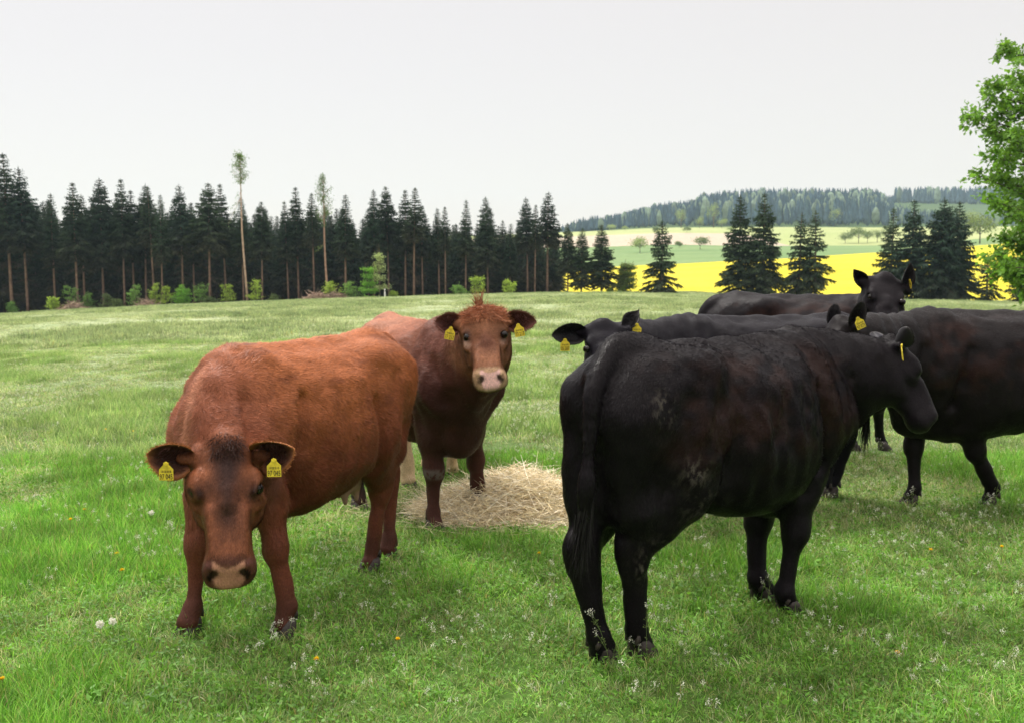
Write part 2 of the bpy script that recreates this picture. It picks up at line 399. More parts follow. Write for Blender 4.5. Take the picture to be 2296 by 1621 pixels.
# ---- forest edge: (column, top row, crown base fraction, width scale)
FRONT = [(-60, 380, .45), (-25, 420, .5), (28, 345, .38), (63, 375, .42), (125, 435, .42), (175, 410, .42), (191, 437, .45), (233, 400, .38), (280, 402, .42), (302, 428, .4), (328, 414, .45), (347, 420, .5), (365, 437, .4),
         (411, 414, .40), (436, 456, .45), (471, 411, .46), (508, 414, .42), (547, 442, .4), (588, 453, .42), (647, 453, .4), (670, 421, .42), (705, 435, .5), (775, 437, .40), (839, 426, .38),
         (872, 419, .5), (909, 427, .42), (928, 422, .5), (948, 459, .42), (985, 468, .4), (999, 465, .5), (1044, 449, .45), (1094, 442, .28), (1145, 517, .3), (1183, 443, .48), (1199, 461, .5), (1227, 431, .55),
         (1273, 501, .25), (1303, 512, .12), (1349, 505, .08)]
sp_var = [spruce(14, 14 * cbf, 2.15 * w, 100 + i, 1.0, True, .13, gcol=g) for i, (cbf, w, g) in enumerate([(.40, .8, (.022, .042, .022)), (.34, 1.35, (.020, .036, .024)), (.47, 1.2, (.026, .044, .024)), (.52, .7, (.022, .038, .02)), (.36, 1.0, (.020, .040, .024)), (.42, .9, (.022, .040, .022)), (.5, .85, (.018, .036, .022)), (.3, 1.2, (.024, .042, .024)), (.45, 1.05, (.020, .038, .026)), (.1, 1.25, (.026, .046, .022))])]
sp_back = [spruce(14, 14 * cbf, 2.5, 150 + i, 1.0, True, .13, gcol=(.020, .036, .022), tcol=(.10, .07, .055), brown=.8) for i, cbf in enumerate((.10, .06, .14))]
G_EDGE = 'spruces along the edge of the forest'
nF = len(FRONT)
rt_ = np.random.default_rng(44)
def ordinal(n): return str(n) + ('th' if 10 <= n % 100 <= 20 else {1: 'st', 2: 'nd', 3: 'rd'}.get(n % 10, 'th'))
vis = 0
for i, (px, ty, cf) in enumerate(FRONT):
    Y = 110 + rt_.uniform(.8, 5) if px < 1250 else 108 + rt_.uniform(0, 3); b = base_at(px, Y); H = top_h(px, ty, b)
    k = int(np.argmin([abs(cf - v) + rt_.uniform(0, .14) for v in (.40, .34, .47, .52, .36, .42, .5, .3, .45, .1)]))
    sc = H / 14 * 1.0
    look = 'bare trunk' if cf > .3 else 'low branches'
    if px < 0: lb = 'dark spruce just outside the left edge of the photo, %s' % ('farther' if px < -40 else 'nearer')
    elif ty < 380: lb = 'tallest spruce at the left edge of the forest' if px < 40 else 'tall narrow spruce second from the left edge'
    else:
        vis += 1; lb = '%s spruce along the forest edge, counting right from the tall pair, %s' % (ordinal(vis), look)
    put_tree('spruce_tree', b, rt_.random() * 6.28, (sc * rt_.uniform(.85, 1.2) * (1.45 if px > 1290 else 1), sc * rt_.uniform(.85, 1.2) * (1.45 if px > 1290 else 1), sc), sp_var[k], lb, 'tree', G_EDGE)
# rows behind, all alike in the shade
lab = ['dark spruce in the second row of the forest, just behind the edge', 'dark spruce in the third row of the forest', 'dark spruce deep in the forest, next to last row', 'dark spruce in the last row of the forest, only its top showing']
for row, (Y, n) in enumerate([(120, 50), (127, 56), (135, 58), (144, 50)]):
    for j in range(n):
        px = -120 + 1360 * (j + rt_.uniform(-.35, .35)) / (n - 1); px = min(px, 1262 - row * 4); b = base_at(px, Y + rt_.uniform(-2, 2))
        tyv = np.interp(px, [0, 60, 110, 300, 560, 700, 800, 1000, 1150, 1300], [420, 440, 462, 455, 480, 470, 475, 500, 505, 525]) + rt_.uniform(-12, 34)
        H = top_h(px, tyv, b); sc = H / 14; k = rt_.integers(0, 3)
        put_tree('spruce_tree', b, rt_.random() * 6.28, (sc * 1.15, sc * 1.15, sc), sp_back[k], lab[row], 'tree', 'spruces inside the forest')
# spruces standing free on the right
free = [(1484, 496, 1.18, .80), (1655, 438, .92, .88), (1709, 434, 1.0, .88), (1790, 478, .95, .75), (1827, 473, .9, .75), (1997, 467, .85, .9), (2042, 449, 1.0, .95), (2105, 445, 1.35, 1.0), (2139, 453, 1.05, 1.0), (2212, 572, 1.2, .7), (2283, 590, 1.4, .8)]
names = ['lone spruce standing by itself before the yellow field', 'left spruce of the tall pair before the yellow field', 'right spruce of the tall pair before the yellow field',
         'shorter left spruce of the pair beside the tall pair', 'shorter right spruce of the pair beside the tall pair', 'thin spruce left of the dark group behind the farthest cow', 'brown topped spruce right behind the ears of the farthest cow',
         'broad dark spruce, widest of the group right of the farthest cow', 'brown tipped spruce at the right end of the dark group', 'small thin spruce below the leafy tree', 'low broad spruce under the leafy tree at the right edge']
for i, (px, ty, w, dn) in enumerate(free):
    b = base_at(px, 100 + rt_.uniform(-2, 4)); H = top_h(px, ty, b)
    me = spruce(H, .35, H * .275 * w, 300 + i, dn, False, .13, brown=.35, gcol=(.030, .050, .026) if dn < .95 else (.018, .036, .024), tcol=(.12, .085, .065))
    put_tree('spruce_tree', b, rt_.random() * 6.28, (1, 1, 1), me, names[i], 'tree', 'spruces standing free before the yellow field')
# ---- two slender leafy trees with long bare trunks
def slender(H, cb, R, seed, trc, lc):
    r = np.random.default_rng(seed); t = MB(); c = MB(); zz = np.linspace(-.3, H, 9); bx = .10 * np.sin(zz * .35 + seed); t.tube(np.stack([bx, 0 * zz, zz], 1), .12 * (1 - np.clip(zz / H, 0, 1)) ** .6 + .012, 7, trc)
    for _ in range(46):
        z = cb - (cb * .35 * r.random() if _ < 6 else 0) + (H - cb) * r.random() ** .9; f = (z - cb) / (H - cb); L = R * (1 - f) ** .6 * (.35 + .65 * min(1, f * 4)) * r.uniform(.5, 1.1); az = r.random() * 6.28
        e = np.array([math.cos(az) * L, math.sin(az) * L, L * .9]); t.tube(np.array([[0, 0, z - L * .3], e * .5 + [0, 0, z - L * .3], e + [0, 0, z - L * .3]]), [.03, .015, .006], 3, trc, False)
        n = 36; P = np.array([0, 0, z - L * .3]) + e * r.uniform(.25, 1.1, (n, 1)) + r.normal(0, .16, (n, 3)); quads_of(P, unit(r.normal(0, 1, (n, 3))), unit(r.normal(0, 1, (n, 3))), .15, .10, lc, .35, c, r)
    return t.mesh('trunk', [M_BARK]), c.mesh('crown', [M_LEAF], smooth=False)
b = base_at(553, 109); H = top_h(553, 345, b); put_tree('birch_tree', b, 0, (1, 1, 1), slender(H, H * .80, 1.5, 71, (.40, .28, .21), (.13, .21, .08)), 'tallest slender tree of the forest edge, long bare trunk with a small airy crown', 'tree', None)
b = base_at(735, 109); H = top_h(735, 393, b); put_tree('birch_tree', b, 0, (1, 1, 1), slender(H, H * .62, 1.45, 72, (.32, .20, .15), (.11, .18, .07)), 'slender pale trunked tree with narrow green crown, right of the tallest one', 'tree', None)
# ---- young leafy shrubs at the foot of the forest
def shrub(H, W, seed, lc, dens=1.0, leaf=.16):
    r = np.random.default_rng(seed); t = MB(); c = MB(); ns = max(3, int(5 * dens))
    for k in range(ns):
        az = r.random() * 6.28; tip = np.array([math.cos(az) * W * .35 * r.random(), math.sin(az) * W * .35 * r.random(), H * r.uniform(.7, 1)])
        s = np.linspace(0, 1, 6)[:, None]; st = tip * s + np.array([0, 0, .0]) + r.normal(0, .03, (6, 3)) * s; t.tube(st, np.linspace(.035, .008, 6), 4, (.16, .13, .09), False)
        for _ in range(int(16 * dens)):
            u = r.uniform(.15, 1); p = st[int(u * 5)]; az = r.random() * 6.28; L = W * .5 * (1.05 - u * .75) * r.uniform(.5, 1.1); e = np.array([math.cos(az) * L, math.sin(az) * L, L * r.uniform(-.05, .4)])
            t.tube(np.array([p, p + e]), [.012, .005], 3, (.16, .13, .09), False); n = 16; P = p + e * r.uniform(.2, 1.1, (n, 1)) + r.normal(0, .09, (n, 3))
            quads_of(P, unit(r.normal(0, 1, (n, 3)) * [1, 1, .5]), unit(r.normal(0, 1, (n, 3))), leaf, leaf * .7, lc, .35, c, r)
    return t.mesh('trunk', [M_TWIG]), c.mesh('foliage', [M_LEAF], smooth=False)
SH = [(28, 672, 22, 'g'), (120, 662, 38, 'y'), (163, 629, 42, 'g'), (197, 651, 40, 'g'), (240, 655, 36, 'd'), (304, 634, 46, 'g'), (345, 622, 34, 'y'), (373, 631, 44, 'y'), (408, 630, 46, 'b'), (450, 632, 48, 'g'), (512, 633, 40, 'y'), (573, 620, 44, 'y'), (612, 660, 24, 'd'), (740, 620, 50, 'y'),
      (788, 628, 50, 'g'), (852, 545, 50, 'p'), (826, 585, 46, 'b'), (883, 652, 24, 'y'), (1027, 638, 44, 'g'), (1069, 605, 42, 'y'), (1143, 621, 34, 'y'), (1368, 651, 20, 'y'), (1392, 642, 26, 'y'), (1401, 578, 56, 'o'), (262, 668, 30, 'd'), (470, 664, 40, 'd')]
sl = ['low green shrub at the foot of the tallest spruce', 'bright yellow green shrub at the left of the brush piles', 'two tiered sapling left of the first brown trunk', 'spreading shrub right of the two tiered sapling', 'grey green shrub below the bare trunks at left', 'green shrub at the left of the long shrub row', 'upright yellow green sapling in the shrub row', 'leafy shrub behind the middle of the shrub row', 'brightest shrub in the middle of the shrub row', 'broad green shrub at the right of the shrub row', 'pointed yellow green shrub left of the tallest slender tree', 'airy sapling just right of the tallest slender tree', 'small dull shrub between the slender trees', 'yellow green shrub at the foot of the second slender tree',
      'green shrub left of the bright sapling', 'tall pale blossoming young tree before the dark forest', 'bright lime green sapling under the pale blossoming tree', 'small shrub beside the white post', 'low green shrub left above the head of the bull', 'airy sapling above the head of the bull', 'small conical sapling right of the bull', 'tiny yellow green bush left of the round olive tree', 'small yellow green bush in front of the round olive tree', 'round olive green leafy tree between spruces and yellow field', 'low dull bush in front of the left trunks', 'low dull bush below the broad green shrub']
lcs = dict(y=(.32, .44, .09), g=(.17, .31, .09), d=(.13, .18, .08), b=(.22, .45, .08), p=(.36, .45, .24), o=(.12, .17, .055))
for i, (px, ty, w, k) in enumerate(SH):
    b = base_at(px, 107.5 + rt_.uniform(0, 1.5)); H = max(.6, top_h(px, ty, b)); W = w / 2232 * 108 * 1.15
    me = shrub(H, W, 500 + i, lcs[k], {'p': 1.3, 'b': 1.6, 'o': 2.6}.get(k, .95), .17 if k != 'p' else .14)
    o = empty('shrub' if k not in 'po' else 'young_tree', b); tag(o, sl[i], 'shrub' if k not in 'po' else 'tree', 'leafy shrubs at the foot of the forest')
    link('stems' if k not in 'po' else 'trunk', me[0], o); link('foliage', me[1], o)
# ---- brush piles and the white post
for i, (px, w, lb) in enumerate([(165, 62, 'leftmost pile of cut brushwood at the forest edge'), (330, 42, 'small brushwood pile below the shrub row'), (712, 70, 'larger brushwood pile left of the second slender tree'), (748, 44, 'brushwood pile under the second slender tree')]):
    b = base_at(px, 107.8); W = w / 2232 * 108; r = np.random.default_rng(800 + i); mb = MB(); n = 520
    x = r.normal(0, W * .25, n); rt0 = np.stack([x, r.normal(0, .4, n), r.random(n) * .75 * np.exp(-(x / (W * .33)) ** 2)], 1)
    strands(mb, rt0, unit(r.normal(0, 1, (n, 3)) * [1, .6, .35]), r.uniform(.4, 1.1, n), .05, .1, (.40, .29, .23), .5, .15, 3, r=r)
    tag(link('brush_pile', mb.mesh('brush_pile', [M_TWIG])), lb, 'brush pile', 'brush piles along the forest edge').location = b
b = base_at(863, 107); mb = MB(); zz = [-.3, 0, .95, 1.0]; mb.tube([[0, 0, z] for z in zz], [.07, .07, .065, .03], 8, (.75, .74, .72)); mb.tube([[0, 0, .72], [0, 0, .80]], [.072, .072], 8, (.05, .05, .05))
tag(link('marker_post', mb.mesh('marker_post', [vcol('post_paint', .6, .3, .1)])), 'short white marker post at the forest edge', 'post').location = b

# ---- far wood on the hill: one mass
def conifer_mass():
    r = np.random.default_rng(5); mb = MB(); n = 8500
    px = r.uniform(1150, 2350, n); Y = 690 + 400 * r.random(n) ** .8; far2 = r.random(n) < .18; Y = np.where(far2, r.uniform(1140, 1330, n), Y); px = np.where(far2, r.uniform(1900, 2700, n), px)
    keep = (far2) | ((px > np.interp(Y, [690, 1090], [1300, 1210])) & (px < np.interp(Y, [690, 760, 900, 1090], [2340, 2120, 1990, 1975])))
    px, Y = px[keep], Y[keep]; far2_ = far2[keep]; n = len(px)
    x = (px - 1148) / 2244 * Y; z = G(x, Y); H = r.uniform(12, 20, n) * np.interp(px, [1230, 1330, 1500], [.5, .8, 1]); H *= np.where((px < 2000) & (Y > 1000), .5, 1) * np.where(px < 1560, .75, 1) * np.where(~far2_, np.interp(px, [1955, 2005], [1, .4]), 1); R = H * r.uniform(.10, .15, n)
    dec = r.random(n) < .09
    for i in range(n):
        h = H[i]; rr = R[i] * (1.6 if dec[i] else 1); c = np.array((.17, .23, .17) if dec[i] else (.062, .105, .135)) * r.uniform(.7, 1.35); k = 5; a = np.arange(k) * 6.283 / k + r.random() * 6  # blue of the distant haze mixed into the conifer colour
        prof = ((0, .25), (.3, 1), (.65, .95), (.9, .5)) if dec[i] else ((.12, .8), (.2, 1.), (.5, .62), (.78, .30))
        V = []
        for f_, w_ in prof: V += [(x[i] + math.cos(t) * rr * w_ * r.uniform(.7, 1.25), Y[i] + math.sin(t) * rr * w_, z[i] + h * (f_ + r.uniform(-.03, .03))) for t in a]
        V.append((x[i], Y[i], z[i] + h)); V.append((x[i], Y[i], z[i]))
        Q = [(m * k + j, m * k + (j + 1) % k, (m + 1) * k + (j + 1) % k, (m + 1) * k + j) for m in range(3) for j in range(k)]
        T = [(3 * k + j, 3 * k + (j + 1) % k, 4 * k) for j in range(k)] + [((j + 1) % k, j, 4 * k + 1) for j in range(k)]
        mb.add(V, T, Q, c)
    return mb.mesh('far_wood', [vcol('far_wood', .95, .05, .3, .3)], smooth=False)
tag(link('far_wood', conifer_mass()), 'hazy blue green wood covering the far hill', 'wood', None, 'stuff')
# pale leafy trees and bushes of the far fields
def leafy(H, W, seed, lc, n=900, leaf=.5, trunk=True):
    r = np.random.default_rng(seed); t = MB(); c = MB(); t.tube([[0, 0, -.5], [0, 0, H * .35], [.1, 0, H * .7]], [H * .025, H * .018, H * .008], 5, (.14, .11, .09))
    for _ in range(7):
        az = r.random() * 6.28; t.tube([[0, 0, H * .3], [math.cos(az) * W * .2, math.sin(az) * W * .2, H * .55], [math.cos(az) * W * .38, math.sin(az) * W * .38, H * .8]], [H * .012, H * .008, H * .003], 3, (.14, .11, .09), False)
    nc = 16; cl = unit(r.normal(0, 1, (nc, 3))) * [W * .36, W * .36, H * .28] * r.uniform(.5, 1, (nc, 1)) + [0, 0, H * .64]; k = r.integers(0, nc, n)
    P = cl[k] + r.normal(0, 1, (n, 3)) * [W * .11, W * .11, H * .09]; P[:, 2] = np.maximum(P[:, 2], H * .15)
    quads_of(P, unit(r.normal(0, 1, (n, 3))), unit(r.normal(0, 1, (n, 3))), leaf, leaf * .8, lc, .3, c, r); return t.mesh('trunk', [M_BARK]), c.mesh('crown', [M_LEAF], smooth=False)
FT = [(1527, 468, 30, 660, 'tall pale leafy tree left among those before the far wood'), (1568, 487, 26, 655, 'round pale tree at the foot of the far hill'), (1600, 455, 36, 670, 'broad pale tree high on the edge of the far wood'), (1618, 490, 30, 650, 'low pale tree below the broad one on the far hill'),
      (1372, 505, 26, 640, 'small pale tree at the left foot of the far hill'), (1401, 508, 16, 640, 'tiny round tree beside the small pale tree on the far hill'), (1872, 468, 34, 690, 'pale leafy tree against the trunks of the far wood'),
      (2197, 478, 100, 330, 'round thin crowned tree behind the leafy tree at right'), (1570, 560, 50, 400, 'round grey green bush in the far green field'), (1523, 550, 22, 420, 'small bush in the far green field'), (1925, 527, 60, 470, 'dark bush in the hedge at the upper edge of the green field'), (1895, 535, 40, 470, 'low bush at the left end of the far hedge'), (1945, 518, 34, 475, 'second bush along the far hedge'), (1967, 512, 30, 478, 'third bush along the far hedge'), (1986, 508, 30, 480, 'last bush at the right end of the far hedge'), (1470, 512, 20, 565, 'small bush on the edge of the far ploughed field'), (1540, 514, 22, 565, 'rounded bush above the far ploughed field'), (1640, 512, 26, 565, 'bush on the pale strip below the far wood'), (1435, 545, 60, 380, 'pale bush row behind the round olive tree'), (2175, 500, 60, 700, 'pale tree on the second far hill')]
for i, (px, ty, w, Y, lb) in enumerate(FT):
    b = base_at(px, Y); W = w / 2232 * Y; H = max(2.5, W * .6, top_h(px, ty, b))
    put_tree('leafy_tree' if 'tree' in lb else 'bush', b, 0, (1, 1, 1), leafy(H, W, 900 + i, (.26, .33, .17) if 'pale' in lb else (.12, .17, .08) if Y > 350 else (.15, .20, .09), 900, max(.35, W * .05)), lb, 'tree' if 'tree' in lb else 'bush', 'trees and bushes of the far fields')

# ---- big leafy tree at the right edge
def big_tree():
    r = np.random.default_rng(12); Y = 27.0; b = base_at(2560, Y); o = empty('maple_tree', b); tag(o, 'large leafy green tree reaching in at the right edge of the photo', 'tree')
    t = MB(); c = MB(); H = at(2330, 60, Y)[2] - b[2]
    t.tube([[0, 0, -.3], [0, 0, 1.5], [-.15, 0, 4], [-.3, .1, 6.5], [-.6, 0, 8]], [.30, .26, .2, .11, .04], 10, (.10, .08, .065))
    W = lambda px, py, dy=0.: at(px, py, Y + dy) - b
    # limb tips by where they reach: upper left sprig, bulges, low drooping branch
    tips = [(2222, 118), (2250, 165), (2195, 190), (2172, 225), (2150, 258), (2190, 300), (2225, 250), (2270, 210), (2178, 352), (2200, 395), (2215, 345), (2245, 300), (2195, 452), (2165, 395), (2215, 480), (2240, 420), (2255, 520), (2200, 575), (2225, 600), (2262, 585), (2290, 600), (2300, 560), (2270, 470), (2285, 390), (2300, 300), (2290, 240), (2310, 180), (2330, 450), (2340, 360), (2350, 250),
            (2235, 545), (2280, 530), (2400, 200), (2450, 150), (2420, 320), (2480, 300), (2440, 450), (2500, 520), (2380, 580), (2235, 622), (2262, 640), (2215, 610), (2290, 620), (2310, 520), (2600, 200), (2650, 350), (2700, 450), (2620, 560), (2560, 120), (2760, 300), (2800, 500)]
    for px, py in tips:
        px += 30 * (px < 2300)
        for q in range(2):
            tip = W(px + r.normal(0, 9) * q, py + r.normal(0, 9) * q, r.normal(0, 1.1) * (1 if px < 2300 else 1.6)); hz = math.hypot(tip[0], tip[1]); z0 = np.clip(tip[2] - hz * r.uniform(.25, .5), 1.2, 7.2); st = np.array([-.02 * z0, 0, z0])
            s = np.linspace(0, 1, 8)[:, None]; mid = (st + tip) / 2 + np.array([0, 0, .35]); pth = (1 - s) ** 2 * st + 2 * s * (1 - s) * mid + s * s * tip
            t.tube(pth, np.linspace(.06, .008, 8), 4, (.075, .06, .045), False)
            nt_ = 24
            for _ in range(nt_):
                u = 1 - .75 * r.random() ** 1.5; fi_ = min(u * 7, 6.999); p = pth[int(fi_)] * (1 - fi_ % 1) + pth[int(fi_) + 1] * (fi_ % 1); dv = unit(unit(tip - st) * .9 + r.normal(0, .75, 3)); L = r.uniform(.2, .62) * (1.1 - .5 * u)
                t.tube([p, p + dv * L], [.009, .004], 3, (.075, .06, .045), False)
                n = 15; P = p + dv * (L * r.uniform(.2, 1.1, (n, 1))) + r.normal(0, .065, (n, 3)); d_ = unit(dv * .5 + r.normal(0, .6, (n, 3)) + [0, 0, -.25]); sd_ = unit(np.cross(d_, np.array([0, 0, 1.]) + r.normal(0, .5, (n, 3))))
                quads_of(P, d_, sd_, r.uniform(.09, .16, n), r.uniform(.08, .13, n), np.array((.125, .25, .045)) * r.uniform(.75, 1.3), .3, c, r, .1)
    link('trunk', t.mesh('trunk', [M_BARK]), o); link('crown', c.mesh('crown', [M_LEAF], smooth=False), o)
big_tree()
# ================================================================== cattle: one implicit surface per body
def hermite(xs, ys, x):
    xs = np.asarray(xs, float); ys = np.asarray(ys, float)
    d = np.diff(ys) / np.diff(xs); m = np.zeros_like(ys); m[0] = d[0]; m[-1] = d[-1]
    same = d[:-1] * d[1:] > 0
    m[1:-1] = np.where(same, 2 * d[:-1] * d[1:] / np.where(same, d[:-1] + d[1:], 1), 0)
    k = np.clip(np.searchsorted(xs, x) - 1, 0, len(xs) - 2); h = xs[k + 1] - xs[k]; t = np.clip((x - xs[k]) / h, 0, 1)
    return ((2*t**3 - 3*t**2 + 1) * ys[k] + (t**3 - 2*t**2 + t) * h * m[k] + (-2*t**3 + 3*t**2) * ys[k + 1] + (t**3 - t**2) * h * m[k + 1])
def nrm(v): v = np.asarray(v, float); return v / (np.linalg.norm(v) + 1e-12)
class Field:
    def __init__(s, lo, hi, h):
        s.lo = np.asarray(lo, float); s.h = h; s.n = np.ceil((np.asarray(hi) - s.lo) / h).astype(int) + 1
        s.D = np.full(s.n, 1.0, np.float32)
    def box(s, lo, hi):
        a = np.clip(np.floor((np.asarray(lo) - s.lo) / s.h).astype(int), 0, s.n - 1)
        b = np.clip(np.ceil((np.asarray(hi) - s.lo) / s.h).astype(int) + 1, 1, s.n)
        sl = tuple(slice(i, j) for i, j in zip(a, b))
        ax = [s.lo[i] + s.h * np.arange(a[i], b[i]) for i in range(3)]
        P = np.stack(np.meshgrid(*ax, indexing='ij'), -1)
        return sl, P
    def put(s, sl, d, k, sub=False):
        A = s.D[sl]
        if sub:
            h = np.maximum(k - np.abs(A + d), 0) / k; s.D[sl] = np.maximum(A, -d) + h * h * k * .25
        else:
            h = np.maximum(k - np.abs(A - d), 0) / k; s.D[sl] = np.minimum(A, d) - h * h * k * .25
    def cap(s, a, b, ra, rb, k=.04, u=None, su=1., sv=1., sub=False):
        """tapered capsule a->b; section scaled su along the axis u and sv across it"""
        a = np.asarray(a, float); b = np.asarray(b, float); R = max(ra, rb) * max(1, su, sv) + k + .03
        sl, P = s.box(np.minimum(a, b) - R, np.maximum(a, b) + R)
        if P.size == 0: return
        ab = b - a; L = np.dot(ab, ab) + 1e-12; t = np.clip(((P - a) @ ab) / L, 0, 1)
        off = P - a - t[..., None] * ab; r = ra + (rb - ra) * t
        if u is None or (su == 1 and sv == 1):
            d = np.linalg.norm(off, axis=-1) - r
        else:
            w = nrm(ab); u = np.asarray(u, float); u = nrm(u - w * np.dot(u, w)); v = np.cross(w, u)
            c = off @ w; x = off @ u / su; y = off @ v / sv
            k0 = np.sqrt(c * c + x * x + y * y); k1 = np.sqrt(c * c + (x / su) ** 2 + (y / sv) ** 2) + 1e-9
            d = (k0 / r - 1) * k0 / (k1 / r)
            d = np.where(k0 < 1e-6, -r, d)
        s.put(sl, d, k, sub)
    def ell(s, c, r, k=.04, axes=None, sub=False):
        c = np.asarray(c, float); r = np.asarray(r, float); R = r.max() + k + .03
        sl, P = s.box(c - R, c + R)
        if P.size == 0: return
        q = P - c
        if axes is not None: q = q @ np.asarray(axes).T
        k0 = np.linalg.norm(q / r, axis=-1); k1 = np.linalg.norm(q / r ** 2, axis=-1) + 1e-9
        s.put(sl, k0 * (k0 - 1) / k1, k, sub)
    def chain(s, pts, rad, k=.03, **kw):
        for i in range(len(pts) - 1): s.cap(pts[i], pts[i + 1], rad[i], rad[i + 1], k, **kw)
    def loft(s, o, ax, st, k=.05, n=2.3, sc=1.):
        """st: rows (s, top, bot, w, centre fraction); ax rows = frame"""
        st = np.asarray(st, float) * np.array([sc, sc, sc, sc, 1]); ax = np.asarray(ax, float); o = np.asarray(o, float)
        R = max(st[:, 3].max(), 0) + .14
        cs = np.array([o + ax[0] * x + ax[1] * y + ax[2] * z for x in (st[0, 0] - .13, st[-1, 0] + .13) for y in (-R, R) for z in (st[:, 2].min() - .13, st[:, 1].max() + .13)])
        sl, P = s.box(cs.min(0), cs.max(0))
        q = (P - o) @ ax.T; x = q[..., 0]
        xc = np.clip(x, st[0, 0], st[-1, 0])
        xs = np.linspace(st[0, 0], st[-1, 0], 256)
        T, B, W, C = (np.interp(xc, xs, hermite(st[:, 0], st[:, j], xs)) for j in (1, 2, 3, 4))
        zc = B + (T - B) * C; dz = q[..., 2] - zc; hh = np.where(dz > 0, T - zc, zc - B)
        hh = np.maximum(hh, .004); W = np.maximum(W, .004)
        e = ((np.abs(q[..., 1]) / W) ** n + (np.abs(dz) / hh) ** n) ** (1 / n)
        d = (e - 1) * np.minimum(W, hh)
        dx = x - xc
        d = np.where(dx != 0, np.sqrt(np.maximum(d, 0) ** 2 + dx * dx), d)
        s.put(sl, d, k)
    def surface(s):
        Dm = s.D; ins = Dm < 0; n = Dm.shape
        c = np.zeros(tuple(i - 1 for i in n), np.int8)
        for dx in (0, 1):
            for dy in (0, 1):
                for dz in (0, 1): c += ins[dx:n[0]-1+dx, dy:n[1]-1+dy, dz:n[2]-1+dz]
        act = (c > 0) & (c < 8); idx = np.full(act.shape, -1, np.int64); ii = np.argwhere(act); idx[act] = np.arange(len(ii))
        acc = np.zeros((len(ii), 3)); cnt = np.zeros(len(ii))
        cor = [(a, b, e) for a in (0, 1) for b in (0, 1) for e in (0, 1)]
        vals = {q: Dm[ii[:, 0] + q[0], ii[:, 1] + q[1], ii[:, 2] + q[2]].astype(float) for q in cor}
        for q in cor:
            for axi in range(3):
                if q[axi]: continue
                q2 = list(q); q2[axi] = 1; q2 = tuple(q2); a, b = vals[q], vals[q2]; m = (a < 0) != (b < 0)
                t = np.where(m, a / np.where(a - b == 0, 1, a - b), 0); p = np.zeros((len(ii), 3)) + np.array(q, float); p[:, axi] += t
                acc += np.where(m[:, None], p, 0); cnt += m
        V = s.lo + s.h * (ii + acc / cnt[:, None])
        F = []
        for axi in range(3):
            o1, o2 = [(1, 2), (2, 0), (0, 1)][axi]
            sl0 = [slice(0, m) for m in n]; sl1 = [slice(0, m) for m in n]
            sl0[axi] = slice(0, n[axi] - 1); sl1[axi] = slice(1, n[axi])
            e = ins[tuple(sl0)] != ins[tuple(sl1)]; pt = np.argwhere(e)
            ok = (pt[:, o1] > 0) & (pt[:, o2] > 0) & (pt[:, o1] < n[o1] - 1) & (pt[:, o2] < n[o2] - 1); pt = pt[ok]
            flip = ins[tuple(sl0)][pt[:, 0], pt[:, 1], pt[:, 2]]
            def g(a, b):
                p = pt.copy(); p[:, o1] -= a; p[:, o2] -= b; return idx[p[:, 0], p[:, 1], p[:, 2]]
            q = np.stack([g(1, 1), g(0, 1), g(0, 0), g(1, 0)], 1); q[~flip] = q[~flip][:, ::-1]; F.append(q)
        F = np.concatenate(F)
        E = np.concatenate([F[:, [0, 1]], F[:, [1, 2]], F[:, [2, 3]], F[:, [3, 0]]])
        for _ in range(2):
            s3 = np.stack([np.bincount(E[:, 0], V[E[:, 1], j], len(V)) + np.bincount(E[:, 1], V[E[:, 0], j], len(V)) for j in range(3)], 1)
            cn = np.bincount(E.ravel(), minlength=len(V)); V = V * .5 + .5 * s3 / cn[:, None]
        return V, F
def vnormals(V, F):
    a = V[F[:, 2]] - V[F[:, 0]]; b = V[F[:, 3]] - V[F[:, 1]]; fn = np.cross(a, b)
    out = np.stack([sum(np.bincount(F[:, k], fn[:, j], len(V)) for k in range(4)) for j in range(3)], 1)
    return out / (np.linalg.norm(out, axis=1, keepdims=True) + 1e-12)
def blur(V, F, val, it=3):
    E = np.concatenate([F[:, [0, 1]], F[:, [1, 2]], F[:, [2, 3]], F[:, [3, 0]]]); cn = np.bincount(E.ravel(), minlength=len(V))
    for _ in range(it):
        s3 = np.stack([np.bincount(E[:, 0], val[E[:, 1], j], len(V)) + np.bincount(E[:, 1], val[E[:, 0], j], len(V)) for j in range(3)], 1)
        val = val * .4 + .6 * s3 / cn[:, None]
    return val

